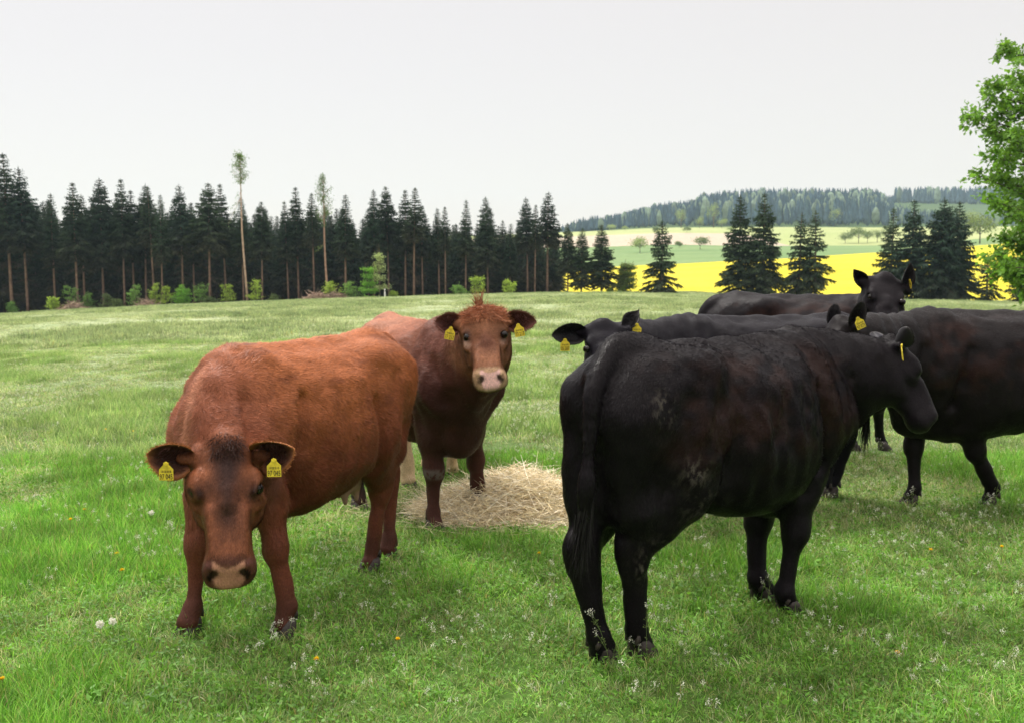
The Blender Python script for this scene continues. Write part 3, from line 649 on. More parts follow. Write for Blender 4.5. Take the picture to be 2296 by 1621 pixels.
def coat_mat(name, rough, spec, bump):
    m, nt = new_mat(name); a = N(nt, 'ShaderNodeAttribute'); a.attribute_name = 'Col'
    tc = N(nt, 'ShaderNodeTexCoord'); mp = N(nt, 'ShaderNodeMapping'); mp.inputs['Scale'].default_value = (1.0, 3.0, 1.6)
    nt.links.new(tc.outputs['Object'], mp.inputs['Vector'])
    f = noise(nt, 60, 4, .65, mp.outputs[0], .3, .7); f2 = noise(nt, 9, 3, .6, tc.outputs['Object'], .35, .65)
    c = mixc(nt, a.outputs['Color'], mixc(nt, (.72,) * 3, (1.25,) * 3, f), 1.0, 'MULTIPLY')
    c = mixc(nt, c, mixc(nt, (.85,) * 3, (1.12,) * 3, f2), 1.0, 'MULTIPLY')
    p = princ(nt, c, rough, spec, bump=f, bstr=bump, bdist=.006); outp(nt, p.outputs[0]); return m
def fur_mat(name, rough, spec):
    m, nt = new_mat(name); a = N(nt, 'ShaderNodeAttribute'); a.attribute_name = 'Col'
    p = princ(nt, a.outputs['Color'], rough, spec)
    g = N(nt, 'ShaderNodeNewGeometry'); k = N(nt, 'ShaderNodeMath', operation='MULTIPLY_ADD'); nt.links.new(g.outputs['Backfacing'], k.inputs[0])
    k.inputs[1].default_value = -2; k.inputs[2].default_value = 1         # hairs seen from below keep the lie of the coat
    v = N(nt, 'ShaderNodeVectorMath', operation='SCALE'); nt.links.new(g.outputs['Normal'], v.inputs[0]); nt.links.new(k.outputs[0], v.inputs['Scale'])
    nt.links.new(v.outputs[0], p.inputs['Normal']); outp(nt, p.outputs[0]); return m
M_RED = coat_mat('red_coat', .62, .16, .25); M_REDF = fur_mat('red_fur', .5, .18)
M_BLK = coat_mat('black_coat', .5, .08, .2); M_BLKF = fur_mat('black_fur', .33, .14)
M_REDS = coat_mat('red_hair', .55, .15, 0); M_BLKS = coat_mat('black_hair', .5, .15, 0)
M_SKIN = simple('udder_skin', (.34, .19, .15), .6, .3, .15, 12)
M_SKIND = simple('dark_udder_skin', (.05, .035, .035), .6, .3, .15, 12)
M_HOOF = simple('hoof_horn', (.035, .028, .025), .6, .3, .5, 30, bump=.3)
def _eye():
    m, nt = new_mat('wet_eye'); p = princ(nt, (.008, .005, .004), .16, .3); outp(nt, p.outputs[0]); return m
M_EYE = _eye()
M_TAG = simple('yellow_tag_plastic', (.62, .49, .035), .55, .3, .3, 40)
M_INK = simple('tag_ink', (.02, .02, .02), .6, .2, .1, 40)

def text_mesh(body, size):
    c = bpy.data.curves.new('txt', 'FONT'); c.body = body; c.size = size; c.extrude = .0004; c.align_x = 'CENTER'; c.align_y = 'CENTER'
    c.resolution_u = 3
    o = bpy.data.objects.new('txt', c); COL.objects.link(o)
    bpy.context.view_layer.update()
    dg = bpy.context.evaluated_depsgraph_get(); me = bpy.data.meshes.new_from_object(o.evaluated_get(dg))
    V = np.array([v.co[:] for v in me.vertices]); Fc = [tuple(p.vertices) for p in me.polygons]
    bpy.data.objects.remove(o); bpy.data.curves.remove(c); bpy.data.meshes.remove(me)
    return V, Fc
def ear_tag(parent, pos, right, up, fn, txt, w=.056, h=.062):
    """plastic tag: plate with shoulders and a narrow neck, stud, number and small print"""
    pos, right, up, fn = (np.asarray(v, float) for v in (pos, right, up, fn))
    pr = np.array([(-.5, -1.0), (.5, -1.0), (.5, -.28), (.2, 0), (.17, .16), (-.17, .16), (-.2, 0), (-.5, -.28)]) * [w, h]
    th = .0016; V = []
    for z in (th, -th):
        for a, b in pr: V.append((a, b, z))
    fs = [tuple(range(8)), tuple(range(15, 7, -1))] + [(i, i + 8, (i + 1) % 8 + 8, (i + 1) % 8) for i in range(8)]
    mi = [0] * len(fs)
    a = np.linspace(0, 2 * np.pi, 10, endpoint=False); b0 = len(V)
    for z in (th * .9, .006):
        for t in a: V.append((.008 * math.cos(t), .006 + .008 * math.sin(t), z))
    for i in range(10): fs.append((b0 + i, b0 + (i + 1) % 10, b0 + 10 + (i + 1) % 10, b0 + 10 + i)); mi.append(0)
    fs.append(tuple(b0 + 10 + i for i in range(10))); mi.append(0)
    def put(t, size, dy):
        nonlocal V, fs, mi
        tv, tf = text_mesh(t, size); wd = tv[:, 0].max() - tv[:, 0].min(); sx = min(1.15, .9 * w / wd); b = len(V)
        V += [(x * sx, y + dy, z + th + .0006) for x, y, z in tv]; fs += [tuple(b + i for i in f) for f in tf]; mi += [1] * len(tf)
    if txt: put(txt, h * .50, -h * .78)
    for k in range(13):       # bar code strokes and the line of small print over them
        x = (-.36 + .06 * k) * w; wd = (.012 + .012 * ((k * 7) % 3)) * w; b = len(V)
        V += [(x, -.50 * h, th * 1.3), (x + wd, -.50 * h, th * 1.3), (x + wd, -.34 * h, th * 1.3), (x, -.34 * h, th * 1.3)]
        fs.append((b, b + 1, b + 2, b + 3)); mi.append(1)
    W = [tuple(pos + right * v[0] + up * v[1] + fn * v[2]) for v in V]
    me = bpy.data.meshes.new('ear_tag'); me.from_pydata(W, [], fs); me.materials.append(M_TAG); me.materials.append(M_INK)
    me.polygons.foreach_set('material_index', mi); me.update()
    return link('ear_tag', me, parent)
def make_ear(root, tip, face, W, inner, outer, rim, mat, parent, tagtxt=None, tagup=(0, 0, 1), thick=.007, tagv=-.35, tagu=.5, tagturn=None, tagat=None, pt=0., rl_=1.):
    root = np.asarray(root, float); tip = np.asarray(tip, float); ax = tip - root; L = np.linalg.norm(ax); ax /= L
    f = np.asarray(face, float); f = nrm(f - ax * np.dot(f, ax)); sd_ = np.cross(f, ax)     # sideways
    nu, nv = 15, 11
    mb = MB()
    def P(u, v, layer):
        w = W * .5 * (math.sin(math.pi * min(1, .1 + .9 * u ** .85)) ** (.62 + pt) if u < 1 else 0); w = max(w, .003)
        if u < .3: w = max(w, W * .30)
        cup = (.55 + .55 * (1 - u)) * w * (v * v) - .25 * w
        back = layer * thick
        sid = v * w * (1 - .22 * (1 - u) * abs(v))
        return root + ax * (u * L) + sd_ * sid + f * (cup - back + .06 * L * math.sin(u * 2.6))
    V = []; C = []
    for layer in (0, 1):
        for i in range(nu + 1):
            for j in range(nv):
                v = -1 + 2 * j / (nv - 1); u = i / nu
                V.append(P(u, v * (1 if layer == 0 else .97), layer))
                e = max(abs(v) ** 6, u ** 10)
                dk = np.asarray(inner) * (0.7 + .6 * abs(v)) if layer == 0 else np.asarray(outer)
                C.append(dk * (1 - e) + np.asarray(rim) * e)
    Q = []; o = (nu + 1) * nv
    for i in range(nu):
        for j in range(nv - 1):
            a = i * nv + j; Q.append((a, a + 1, a + nv + 1, a + nv)); Q.append((o + a, o + a + nv, o + a + nv + 1, o + a + 1))
        a = i * nv; Q.append((a, a + nv, o + a + nv, o + a)); a = i * nv + nv - 1; Q.append((a, o + a, o + a + nv, a + nv))
    for j in range(nv - 1):
        a = nu * nv + j; Q.append((a, a + 1, o + a + 1, o + a))
    mb.add(V, None, Q, None); mb.C[-1] = np.array(C)
    # rim fringe and the long hairs inside the cup
    us = rng.uniform(.12, 1, 420); sg = rng.choice([-1, 1], 420); rt = np.array([P(u, s * .98, .4) for u, s in zip(us, sg)])
    dr = sd_ * sg[:, None] * (1 - us[:, None] * .6) + ax * (.3 + us[:, None]) + rng.normal(0, .3, (420, 3))
    strands(mb, rt, dr, rng.uniform(.006, .018, 420) * rl_, .0018, .1, rim, .25, .15, 3)
    us = rng.uniform(.08, .7, 260); vs = rng.uniform(-.8, .8, 260); rt = np.array([P(u, v, 0) for u, v in zip(us, vs)])
    dr = ax * .8 - sd_ * vs[:, None] * .7 + f * .7 + rng.normal(0, .25, (260, 3))
    strands(mb, rt, dr, rng.uniform(.02, .05, 260) * rl_, .0022, .15, np.asarray(inner) * 1.25, .4, .2, 3)
    o_ = link('ear', mb.mesh('ear', [mat]), parent)
    if tagtxt is not None:
        up = nrm(tagup); p = P(tagu, tagv, 0) + f * .008 if tagat is None else np.asarray(tagat, float)
        fn = f if tagturn is None else nrm(tagturn)
        rt_ = nrm(np.cross(up, fn)); fn = np.cross(rt_, up)
        ear_tag(o_, p, rt_, up, fn, tagtxt)
    return o_
def make_hoof(foot, fwd, S, parent):
    mb = MB(); fw = nrm([fwd[0], fwd[1], 0]); sdw = np.cross([0, 0, 1], fw)
    for s in (-1, 1):
        rings = []
        for z, l, w, off in ((0.0, .068, .034, .012), (.02, .065, .034, .010), (.045, .055, .031, .002), (.065, .046, .028, -.006), (.085, .03, .02, -.012)):
            a = np.linspace(0, 2 * np.pi, 12, endpoint=False)
            x = np.cos(a) * l * .8 + off + np.where(np.cos(a) > 0, np.cos(a) * .012 * (1 - z / .09), 0); y = np.sin(a) * w * (1 - .35 * np.maximum(np.cos(a), 0))
            rings.append(foot + S * (fw * x[:, None] + sdw * (y + s * .031)[:, None] + np.array([0, 0, 1.]) * (z - .004)))
        V = np.concatenate(rings); Q = [(i * 12 + j, i * 12 + (j + 1) % 12, (i + 1) * 12 + (j + 1) % 12, (i + 1) * 12 + j) for i in range(4) for j in range(12)]
        T = [(48, 48 + j, 48 + j + 1) for j in range(1, 11)]
        mb.add(V, T, Q)
        for dz in ((-.05, .09),):    # dew claw
            c = foot + S * (fw * dz[0] + sdw * (s * .03) + np.array([0, 0, dz[1]])); mb.tube([c + S * np.array([0, 0, .025]), c, c - S * (fw * .012 + np.array([0, 0, .02]))], [.012 * S, .015 * S, .006 * S], 6)
    return link('hoof', mb.mesh('hoof', [M_HOOF], col=False), parent)

TORSO = [(-.845, 1.10, .98, .05, .5), (-.80, 1.20, .86, .14, .5), (-.72, 1.275, .76, .205, .5), (-.60, 1.31, .68, .25, .5), (-.45, 1.32, .62, .275, .5),
         (-.30, 1.315, .56, .305, .5), (-.10, 1.30, .50, .35, .47), (.12, 1.295, .475, .355, .46), (.32, 1.31, .50, .315, .47),
         (.48, 1.33, .545, .26, .48), (.60, 1.295, .60, .225, .48), (.70, 1.21, .67, .175, .5), (.77, 1.10, .77, .11, .5), (.80, 1.0, .86, .04, .5)]
HEAD = [(-.035, .0, -.09, .045, .5), (-.01, .03, -.13, .095, .55), (.05, .045, -.175, .118, .6), (.11, .045, -.21, .120, .62), (.17, .04, -.225, .113, .64), (.22, .033, -.22, .100, .62),
        (.28, .024, -.20, .086, .58), (.34, .016, -.17, .078, .55), (.40, .008, -.152, .080, .52), (.445, .002, -.145, .089, .5), (.475, -.012, -.14, .088, .5), (.505, -.045, -.13, .078, .5), (.53, -.075, -.115, .045, .5)]


def build_cow(name, label, cat, group, c):
    S = c['S']; o2 = np.array(c['origin'], float); yaw = c['yaw']; org = np.array([o2[0], o2[1], Gs(*o2)])
    cy, sy = math.cos(yaw), math.sin(yaw); Rw = np.array([[cy, -sy, 0], [sy, cy, 0], [0, 0, 1]])
    def loc(p): return (np.asarray(p, float) - org) @ Rw
    def ldir(v): return np.asarray(v, float) @ Rw
    root = empty(name, org, yaw); tag(root, label, cat, group)
    # ---- pose
    poll, muz = loc(c['poll']), loc(c['muzzle']); ex = nrm(muz - poll); HL = np.linalg.norm(muz - poll); hs = HL / .52
    ez = ldir(c['face']); ez = nrm(ez - ex * np.dot(ez, ex)); ey = np.cross(ez, ex); Hax = np.array([ex, ey, ez])
    hw = c.get('hw', 1.0)
    feet = {}
    dflt = dict(FL=(.50, .15), FR=(.50, -.15), HL=(-.62, .15), HR=(-.62, -.15))
    for k in dflt:
        if k in c['feet'] and c['feet'][k] is not None:
            f = c['feet'][k]; p = hit(*f) if len(f) == 2 else at(*f)
            if len(f) == 3: p[2] = Gs(p[0], p[1])
            feet[k] = loc(p)
        else:
            q = org + Rw @ np.array([dflt[k][0] * S, dflt[k][1] * S, 0]); q[2] = Gs(q[0], q[1]); feet[k] = loc(q)
    tors = np.array(c.get('torso', TORSO), float).copy()
    lift = c.get('lift', 0.0); tors[:, 1:3] += lift
    tors[:, 3] *= c.get('wide', 1.0); tors[:, 2] -= c.get('belly', 0.0) * np.exp(-((tors[:, 0] + .0) / .35) ** 2)
    h = c.get('h', .0115)
    pts = [np.array([-.95, -.45, -.02]) * S, np.array([.85, .45, 1.45]) * S, poll - .25, poll + .25, muz - .22, muz + .22] + [f + np.array([.12, .12, .1]) for f in feet.values()] + [f - np.array([.12, .12, .02]) for f in feet.values()]
    if 'tail' in c: pts += [loc(p) - .06 for p in c['tail']] + [loc(p) + .06 for p in c['tail']]
    Fd = Field(np.min(pts, 0), np.max(pts, 0), h)
    X = np.array([1., 0, 0]); Y = np.array([0, 1., 0]); Z = np.array([0, 0, 1.]); up = lift
    Fd.loft((0, 0, 0), np.eye(3), tors, k=.02, n=2.35, sc=S)
    v = lambda x, y, z: np.array([x, y, z + up]) * S
    # pelvis: hooks, pins, tail head, spine ridge
    hk = c.get('bony', 1.0) * 1.1
    for s in (-1, 1):
        Fd.ell(v(-.38, s * .185, 1.22), np.array([.075, .05, .04]) * S * hk, .13 * S)
        Fd.cap(v(-.39, s * .175, 1.20), v(-.72, s * .12, 1.13), .045 * S, .05 * S, .10 * S)
        Fd.ell(v(-.785, s * .115, 1.10), np.array([.055, .05, .06]) * S, .07 * S)
        # shoulder blade and point of shoulder
        Fd.cap(v(.42, s * .12, 1.17), v(.60, s * .19, .93), .08 * S, .105 * S, .10 * S, u=Y, su=.85, sv=1.3)
        Fd.ell(v(.64, s * .17, .88), np.array([.09, .085, .11]) * S, .09 * S)
    Fd.cap(v(-.60, 0, 1.27), v(-.80, 0, 1.22), .07 * S, .05 * S, .08 * S)
    Fd.cap(v(-.6, 0, 1.285), v(.3, 0, 1.27), .03 * S, .03 * S, .10 * S)
    # brisket
    bz = c.get('brisket', 0.0)
    Fd.cap(v(.70, 0, .84), v(.60, 0, .60 - bz), .13 * S, .10 * S, .10 * S); Fd.cap(v(.60, 0, .60 - bz), v(.34, 0, .56), .10 * S, .12 * S, .10 * S)
    # legs
    LR = c.get('leg', 1.0) * S
    for key, s in (('FL', 1), ('FR', -1)):
        f = feet[key]; fl = f + np.array([-.03, 0, .125]) * S
        el = v(.46, s * .17, .73) + np.array([(f[0] - .5 * S) * .25, 0, 0]); sh = v(.56, s * .17, .95)
        kn = el * .46 + fl * .54 + np.array([.02 + c.get('kneef', 0), s * -.004, 0]) * S
        Fd.cap(sh, el, .145 * S, .115 * S, .08 * S, u=Y, su=.72, sv=1.2)
        Fd.cap(el + np.array([-.07, 0, .03]) * S, el * .6 + kn * .4, .08 * S, .07 * LR, .07 * S)
        Fd.cap(el, kn, .110 * S, .056 * LR, .05 * S, u=Y, su=.80, sv=1.0)
        Fd.ell(kn + np.array([.006, 0, 0]) * S, np.array([.053, .054, .07]) * LR, .04 * S)
        Fd.cap(kn, fl, .043 * LR, .036 * LR, .03 * S, u=Y, su=.92, sv=1.05)
        Fd.ell(fl, np.array([.038, .039, .044]) * LR, .02 * S)
        Fd.cap(fl, f + np.array([.004, 0, .06]) * S, .031 * LR, .041 * LR, .03 * S, u=Y, su=1.1, sv=1.0)
    for key, s in (('HL', 1), ('HR', -1)):
        f = feet[key]; fl = f + np.array([-.03, 0, .125]) * S; hip = v(-.56, s * .13, 1.06)
        dxf = f[0] + .62 * S
        st = v(-.40, s * .185, .74) + np.array([dxf * .35, 0, 0]); hk_ = np.array([fl[0] - .055 * S + dxf * .0, fl[1] * .8 + st[1] * .2, .49 * S + f[2] * .5])
        Fd.cap(hip, st, .20 * S, .135 * S, .09 * S, u=Y, su=.62, sv=1.15)
        Fd.cap(v(-.74, s * .115, 1.02), hk_ * .42 + v(-.72, s * .12, .80) * .58, .125 * S, .095 * S, .09 * S, u=Y, su=.85, sv=1.)
        Fd.cap(hk_ * .42 + v(-.70, s * .12, .80) * .58, hk_ + np.array([.01, 0, .05]) * S, .098 * S, .05 * LR, .07 * S)
        Fd.cap(st, hk_, .13 * S, .064 * LR, .07 * S, u=Y, su=.75, sv=1.05)
        Fd.cap(hk_ + np.array([-.03, 0, .03]) * S, hk_ + np.array([.0, 0, -.06]) * S, .045 * LR, .05 * LR, .04 * S)
        Fd.cap(hk_, fl, .055 * LR, .040 * LR, .03 * S, u=Y, su=.85, sv=1.1)
        Fd.ell(fl, np.array([.038, .039, .044]) * LR, .02 * S)
        Fd.cap(fl, f + np.array([.004, 0, .06]) * S, .031 * LR, .041 * LR, .03 * S, u=Y, su=1.1, sv=1.0)
    # neck: curved sweep from the shoulders to the back of the skull
    nk = c.get('neck', 1.0)
    B = v(.40, 0, 1.02); E = poll + (ex * .10 - ez * .085) * hs
    arr = nrm(-ez * .75 - ex * .35 + c.get('arr', np.zeros(3)))
    c1 = B + np.array([.26, 0, .02]) * S; c2 = E + arr * .2 * S
    ts = np.linspace(0, 1, 11); bez = np.array([(1-t)**3*B + 3*(1-t)**2*t*c1 + 3*(1-t)*t*t*c2 + t**3*E for t in ts])
    for i in range(10):
        t = ts[i]; t2 = ts[i + 1]
        r1 = (.285 * (1 - t) ** 1.1 + .125 * t ** .8 + .02 * math.sin(math.pi * t)) * S * nk; r2 = (.285 * (1 - t2) ** 1.1 + .125 * t2 ** .8 + .02 * math.sin(math.pi * t2)) * S * nk
        tg = bez[i + 1] - bez[i]; lat = np.cross(Z, tg) * (1 - t) + ey * t * np.linalg.norm(tg); lat = nrm(lat)
        Fd.cap(bez[i], bez[i + 1], r1, r2, .05 * S, u=lat, su=.66 + .14 * t, sv=1.0)
    # throat and dewlap
    th = poll + (ex * .20 - ez * .17) * hs
    dw = c.get('dewlap', 0.0)
    low = v(.70, 0, .86)
    mid = (th + low) / 2 + np.array([-.02, 0, -.05 - dw]) * S
    latn = nrm(np.cross(low - th, Z) + 1e-6)
    Fd.cap(th, mid, .06 * S, .07 * S, .09 * S, u=latn, su=.5, sv=1.); Fd.cap(mid, low, .07 * S, .09 * S, .09 * S, u=latn, su=.5, sv=1.)
    # head
    hd = np.array(HEAD); hd[:, 3] *= hw
    Hp = lambda s, y, z: poll + (ex * s + ey * y * hw + ez * z) * hs
    Fd.loft(poll, Hax, hd, k=.035, n=2.5, sc=hs)
    for s in (-1, 1):
        Fd.ell(Hp(.155, s * .100, .018), np.array([.055, .024, .024]) * hs, .03, Hax)         # brow
        Fd.ell(Hp(.20, s * .102, -.040), np.array([.05, .03, .02]) * hs, .03, Hax)            # cheek bone
        Fd.ell(Hp(.18, s * .075, -.14), np.array([.10, .05, .06]) * hs, .05, Hax)             # jaw
        Fd.ell(Hp(.186, s * .117, .020), np.array([.028, .020, .020]) * hs, .015, Hax, sub=True)   # eye socket
        Fd.cap(Hp(.160, s * .100, .040), Hp(.210, s * .090, .034), .009 * hs, .007 * hs, .010)      # lids
        Fd.cap(Hp(.168, s * .117, -.004), Hp(.208, s * .108, -.002), .008 * hs, .007 * hs, .010)
        Fd.cap(Hp(.03, s * .10, -.02), Hp(.03, s * .15, -.022), .045 * hs, .032 * hs, .03)          # ear base
        Fd.cap(Hp(.27, s * .055, .010), Hp(.42, s * .045, -.01), .018 * hs, .016 * hs, .03)         # nasal ridge
        Fd.ell(Hp(.472, s * .058, -.040), np.array([.030, .028, .034]) * hs, .02, Hax)
        Fd.cap(Hp(.508, s * .044, -.042), Hp(.488, s * .064, -.020), .014 * hs, .011 * hs, .010, sub=True)   # nostril
        Fd.cap(Hp(.46, s * .088, -.112), Hp(.385, s * .088, -.098), .006 * hs, .004 * hs, .012, sub=True)      # mouth corner
    Fd.cap(Hp(.525, -.05, -.110), Hp(.525, .05, -.110), .006 * hs, .006 * hs, .012, sub=True)
    Fd.ell(Hp(.455, 0, -.130), np.array([.05, .055, .03]) * hs, .03, Hax)                            # chin
    Fd.ell(Hp(.0, 0, .02), np.array([.05, .055, .045]) * hs * c.get('pollb', 1.0), .05, Hax)
    Fd.cap(Hp(.20, 0, .022), Hp(.24, 0, .018), .03 * hs, .03 * hs, .03)
    if c.get('fore'): Fd.ell(Hp(.06, 0, .02), np.array([.11, .115 * hw, .07]) * hs * c['fore'], .05, Hax)
    # tail
    if 'tail' in c: tp = [loc(p) for p in c['tail']]; tr = c['tailr']
    else:
        tp = [v(-.76, 0, 1.24), v(-.86, 0, 1.14), v(-.885, 0, .98), v(-.88, 0, .75), v(-.87, 0, .52)]; tr = [.05, .034, .028, .022, .016]
    tr = [r_ * S for r_ in tr]
    tpf = [tp[0]]; trf = [tr[0]]
    for i in range(len(tp) - 1):
        p0 = tp[max(i - 1, 0)]; p1 = tp[i]; p2 = tp[i + 1]; p3 = tp[min(i + 2, len(tp) - 1)]
        for t in (.25, .5, .75, 1):
            tpf.append(.5 * ((2 * p1) + (-p0 + p2) * t + (2 * p0 - 5 * p1 + 4 * p2 - p3) * t * t + (-p0 + 3 * p1 - 3 * p2 + p3) * t ** 3)); trf.append(tr[i] + (tr[i + 1] - tr[i]) * t)
    Fd.chain(tpf[:6], trf[:6], .06); Fd.chain(tpf[5:], trf[5:], .02)
    # muscle and skin relief
    if True:
        sl = (slice(None),) * 3; near = np.abs(Fd.D) < .075; ii = np.argwhere(near); P = Fd.lo + Fd.h * ii
        q = P / S
        hq = (P - poll) @ Hax.T / hs; inh = sstep(.16, .02, np.abs(hq[:, 1])) * (hq[:, 0] > -.03) * (hq[:, 2] < .12) * (hq[:, 2] > -.25)
        amp = 1 - .72 * inh; nkm = sstep(.30, .45, q[:, 0]) * sstep(.6, .8, q[:, 2]) * (1 - inh)
        nz = .014 * vnoise(q * [1, .8, 1], 5, 3) + .008 * vnoise(q, 11, 9) + .0022 * vnoise(q, 30, 13)
        nz = nz + c.get('wavy', 0) * vnoise(q * [1.6, 1, .8] + .15 * q[:, [2, 0, 1]], 17, 23) * sstep(.6, .9, q[:, 2]) * sstep(-.78, -.5, q[:, 0]) * sstep(.7, .4, q[:, 0]) * sstep(.03, .13, np.abs(q[:, 1]))
        nz = nz + .0045 * np.sin(q[:, 0] * 62 + 7 * q[:, 2] + 2.5 * vnoise(q, 6, 41)) * nkm * c.get('folds', 1.)
        ribs = .004 * np.sin((q[:, 0] + .22 * q[:, 2]) * 55) * sstep(-.32, -.18, q[:, 0]) * sstep(.36, .2, q[:, 0]) * sstep(.6, .75, q[:, 2]) * sstep(1.22, 1.05, q[:, 2])
        if c.get('ribs'): ribs *= c['ribs']
        flank = .016 * np.exp(-((q[:, 0] + .24) / .11) ** 2 - ((q[:, 2] - up - 1.10) / .13) ** 2) * sstep(.12, .2, np.abs(q[:, 1]))
        def dent(x0, z0, x1, z1, w, dp):      # groove along a line on both flanks
            ax_, az_ = x1 - x0, z1 - z0; t = np.clip(((q[:, 0] - x0) * ax_ + (q[:, 2] - up - z0) * az_) / (ax_ * ax_ + az_ * az_), 0, 1)
            dd = np.hypot(q[:, 0] - x0 - t * ax_, q[:, 2] - up - z0 - t * az_); return dp * np.exp(-(dd / w) ** 2) * sstep(.10, .18, np.abs(q[:, 1]))
        k_ = c.get('crease', .7)
        crease = k_ * (dent(.34, 1.08, .42, .72, .034, .040) + dent(.42, .72, .36, .60, .05, .035) + dent(-.26, .98, -.33, .62, .045, .034) + dent(.66, 1.10, .74, .86, .04, .024)
                       + dent(-.52, 1.10, -.66, .80, .06, .016) - dent(-.10, 1.14, .22, 1.16, .05, .010) - dent(.42, 1.10, .50, .85, .05, .012) - dent(-.45, .86, -.55, .70, .07, .016))
        Fd.D[near] += ((nz + ribs) * amp * S + (flank * hk + crease) * S).astype(np.float32)
    V, F = Fd.surface(); Nn = vnormals(V, F)
    # ---- colour
    q = V / S; hq = (V - poll) @ Hax.T / hs; hq[:, 1] /= hw
    # distance to head line decides head membership
    hm = sstep(.26, .16, np.abs(hq[:, 1])) * sstep(-.06, .02, hq[:, 0]) * sstep(-.30, -.22, hq[:, 2]) * sstep(.16, .1, hq[:, 2]) * (hq[:, 0] < .6)
    lowleg = sstep(.62, .35, q[:, 2])
    if np.dot(ex, Z) < -.5: lowleg = np.where(hm > .5, 0, lowleg)
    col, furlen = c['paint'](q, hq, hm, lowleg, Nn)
    # nose leather, mouth
    pw = .056 - .022 * sstep(-.055, -.105, hq[:, 2]); pad = sstep(.0, .008, hq[:, 0] + .5 * hq[:, 2] + .003 * vnoise(q, 60, 8) - .443 - .020 * (1 - (hq[:, 1] / .052) ** 2).clip(-.5, 1)) * sstep(0, -.008, np.abs(hq[:, 1]) - pw) * sstep(-.115, -.108, hq[:, 2]) * (hm > .3)
    col = col * (1 - pad[:, None]) + np.asarray(c['nose']) * pad[:, None]
    nd = np.minimum(*[np.linalg.norm((hq - [.497, s * (.052 + .0), -.034]) @ np.array([[1, 0, 0], [0, .9, -.35 * s], [0, .45 * s, .9]]) / [1.3, 1, 1.5], axis=1) for s in (-1, 1)])
    col = col * (1 - .9 * sstep(.021, .014, nd) * (hm > .3))[:, None]
    furlen = furlen * (1 - pad)
    ed = np.minimum(*[np.linalg.norm(hq - [.187, s * .108, .019], axis=1) for s in (-1, 1)])
    col = col * (1 - .8 * sstep(.030, .022, ed))[:, None]; furlen = furlen * sstep(.024, .034, ed)
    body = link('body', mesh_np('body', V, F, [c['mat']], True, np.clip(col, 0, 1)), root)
    # ---- fur
    nf = c['fur']
    A = np.linalg.norm(np.cross(V[F[:, 2]] - V[F[:, 0]], V[F[:, 3]] - V[F[:, 1]]), axis=1)
    wgt = A * (1 + 2.2 * hm[F[:, 0]]) * (furlen[F[:, 0]] > .003)
    fi = rng.choice(len(F), nf, p=wgt / wgt.sum()); ab = rng.random((nf, 2))
    w4 = np.stack([(1 - ab[:, 0]) * (1 - ab[:, 1]), ab[:, 0] * (1 - ab[:, 1]), ab[:, 0] * ab[:, 1], (1 - ab[:, 0]) * ab[:, 1]], 1)
    lerp = lambda a: sum(a[F[fi, k]] * (w4[:, k, None] if a.ndim == 2 else w4[:, k]) for k in range(4))
    P = lerp(V); n_ = lerp(Nn); n_ /= np.linalg.norm(n_, axis=1, keepdims=True); cc = lerp(col); L = lerp(furlen) * S; hmm = lerp(hm)[:, None]; qz = P[:, 2:3] / S
    pc_, _ = c['paint'](P / S, (P - poll) @ Hax.T / hs / [1, hw, 1], hmm[:, 0], lerp(lowleg), n_); kh = sstep(.3, .0, hmm); cc = cc * (1 - kh) + pc_ * kh
    flow = np.array([-.8, 0, -.45]) * np.ones_like(P)
    flow = flow * sstep(.5, .75, qz) + np.array([-.1, 0, -1.]) * (1 - sstep(.5, .75, qz))
    rump = sstep(-.55, -.75, P[:, 0:1] / S); flow = flow * (1 - rump) + np.array([-.2, 0, -1]) * rump
    flow = flow * (1 - hmm) + ex * hmm
    whx = c.get('whorl')
    if whx is not None:
        hqq = (P - poll) @ Hax.T / hs; rad = (hqq - [whx, 0, hqq.mean() * 0])[:, :2]
        rl = np.linalg.norm(rad, axis=1, keepdims=True) + 1e-6; rd = (rad[:, :1] * ex + rad[:, 1:] * ey) / rl
        k_ = sstep(.22, .08, rl) * hmm * sstep(-.03, .0, hqq[:, 2:3]); flow = flow * (1 - k_) + rd * k_
    sw = np.stack([vnoise(P, 9, 21 + j) for j in range(3)], 1) * c.get('swirl', .5) + rng.normal(0, .16, P.shape)
    flow = flow + sw; t_ = flow - n_ * (flow * n_).sum(1, keepdims=True); t_ /= np.linalg.norm(t_, axis=1, keepdims=True) + 1e-9
    L = L * rng.uniform(.6, 1.3, nf); lift_ = rng.uniform(.12, .42, (nf, 1)) * c.get('fluff', 1.0)
    sd2 = np.cross(n_, t_); w_ = c.get('fw', .0032) * rng.uniform(.6, 1.3, (nf, 1))
    base = P - n_ * .001; V3 = np.stack([base - sd2 * w_ * .5, base + sd2 * w_ * .5, base + (t_ + n_ * lift_) * L[:, None]], 1)
    # face up along the skin normal
    g = np.cross(V3[:, 1] - V3[:, 0], V3[:, 2] - V3[:, 0]); bad = (g * n_).sum(1) < 0; V3[bad] = V3[bad][:, [1, 0, 2]]
    clump = 1 + .20 * vnoise(P * [.5, 1, 1.2], 42, 5)[:, None] + .16 * vnoise(P * [.6, 1, 1.], 95, 6)[:, None] + .10 * vnoise(P, 14, 7)[:, None]
    jc = cc * (1 + rng.normal(0, .13, (nf, 1))) * clump * c.get('furgain', 1.05)
    C3 = np.repeat(jc[:, None], 3, 1); C3[:, 2] *= 1.15
    nn = n_ + t_ * rng.normal(0, .10, (nf, 1)) + sd2 * rng.normal(0, c.get('nj', .20), (nf, 1)); nn /= np.linalg.norm(nn, axis=1, keepdims=True)
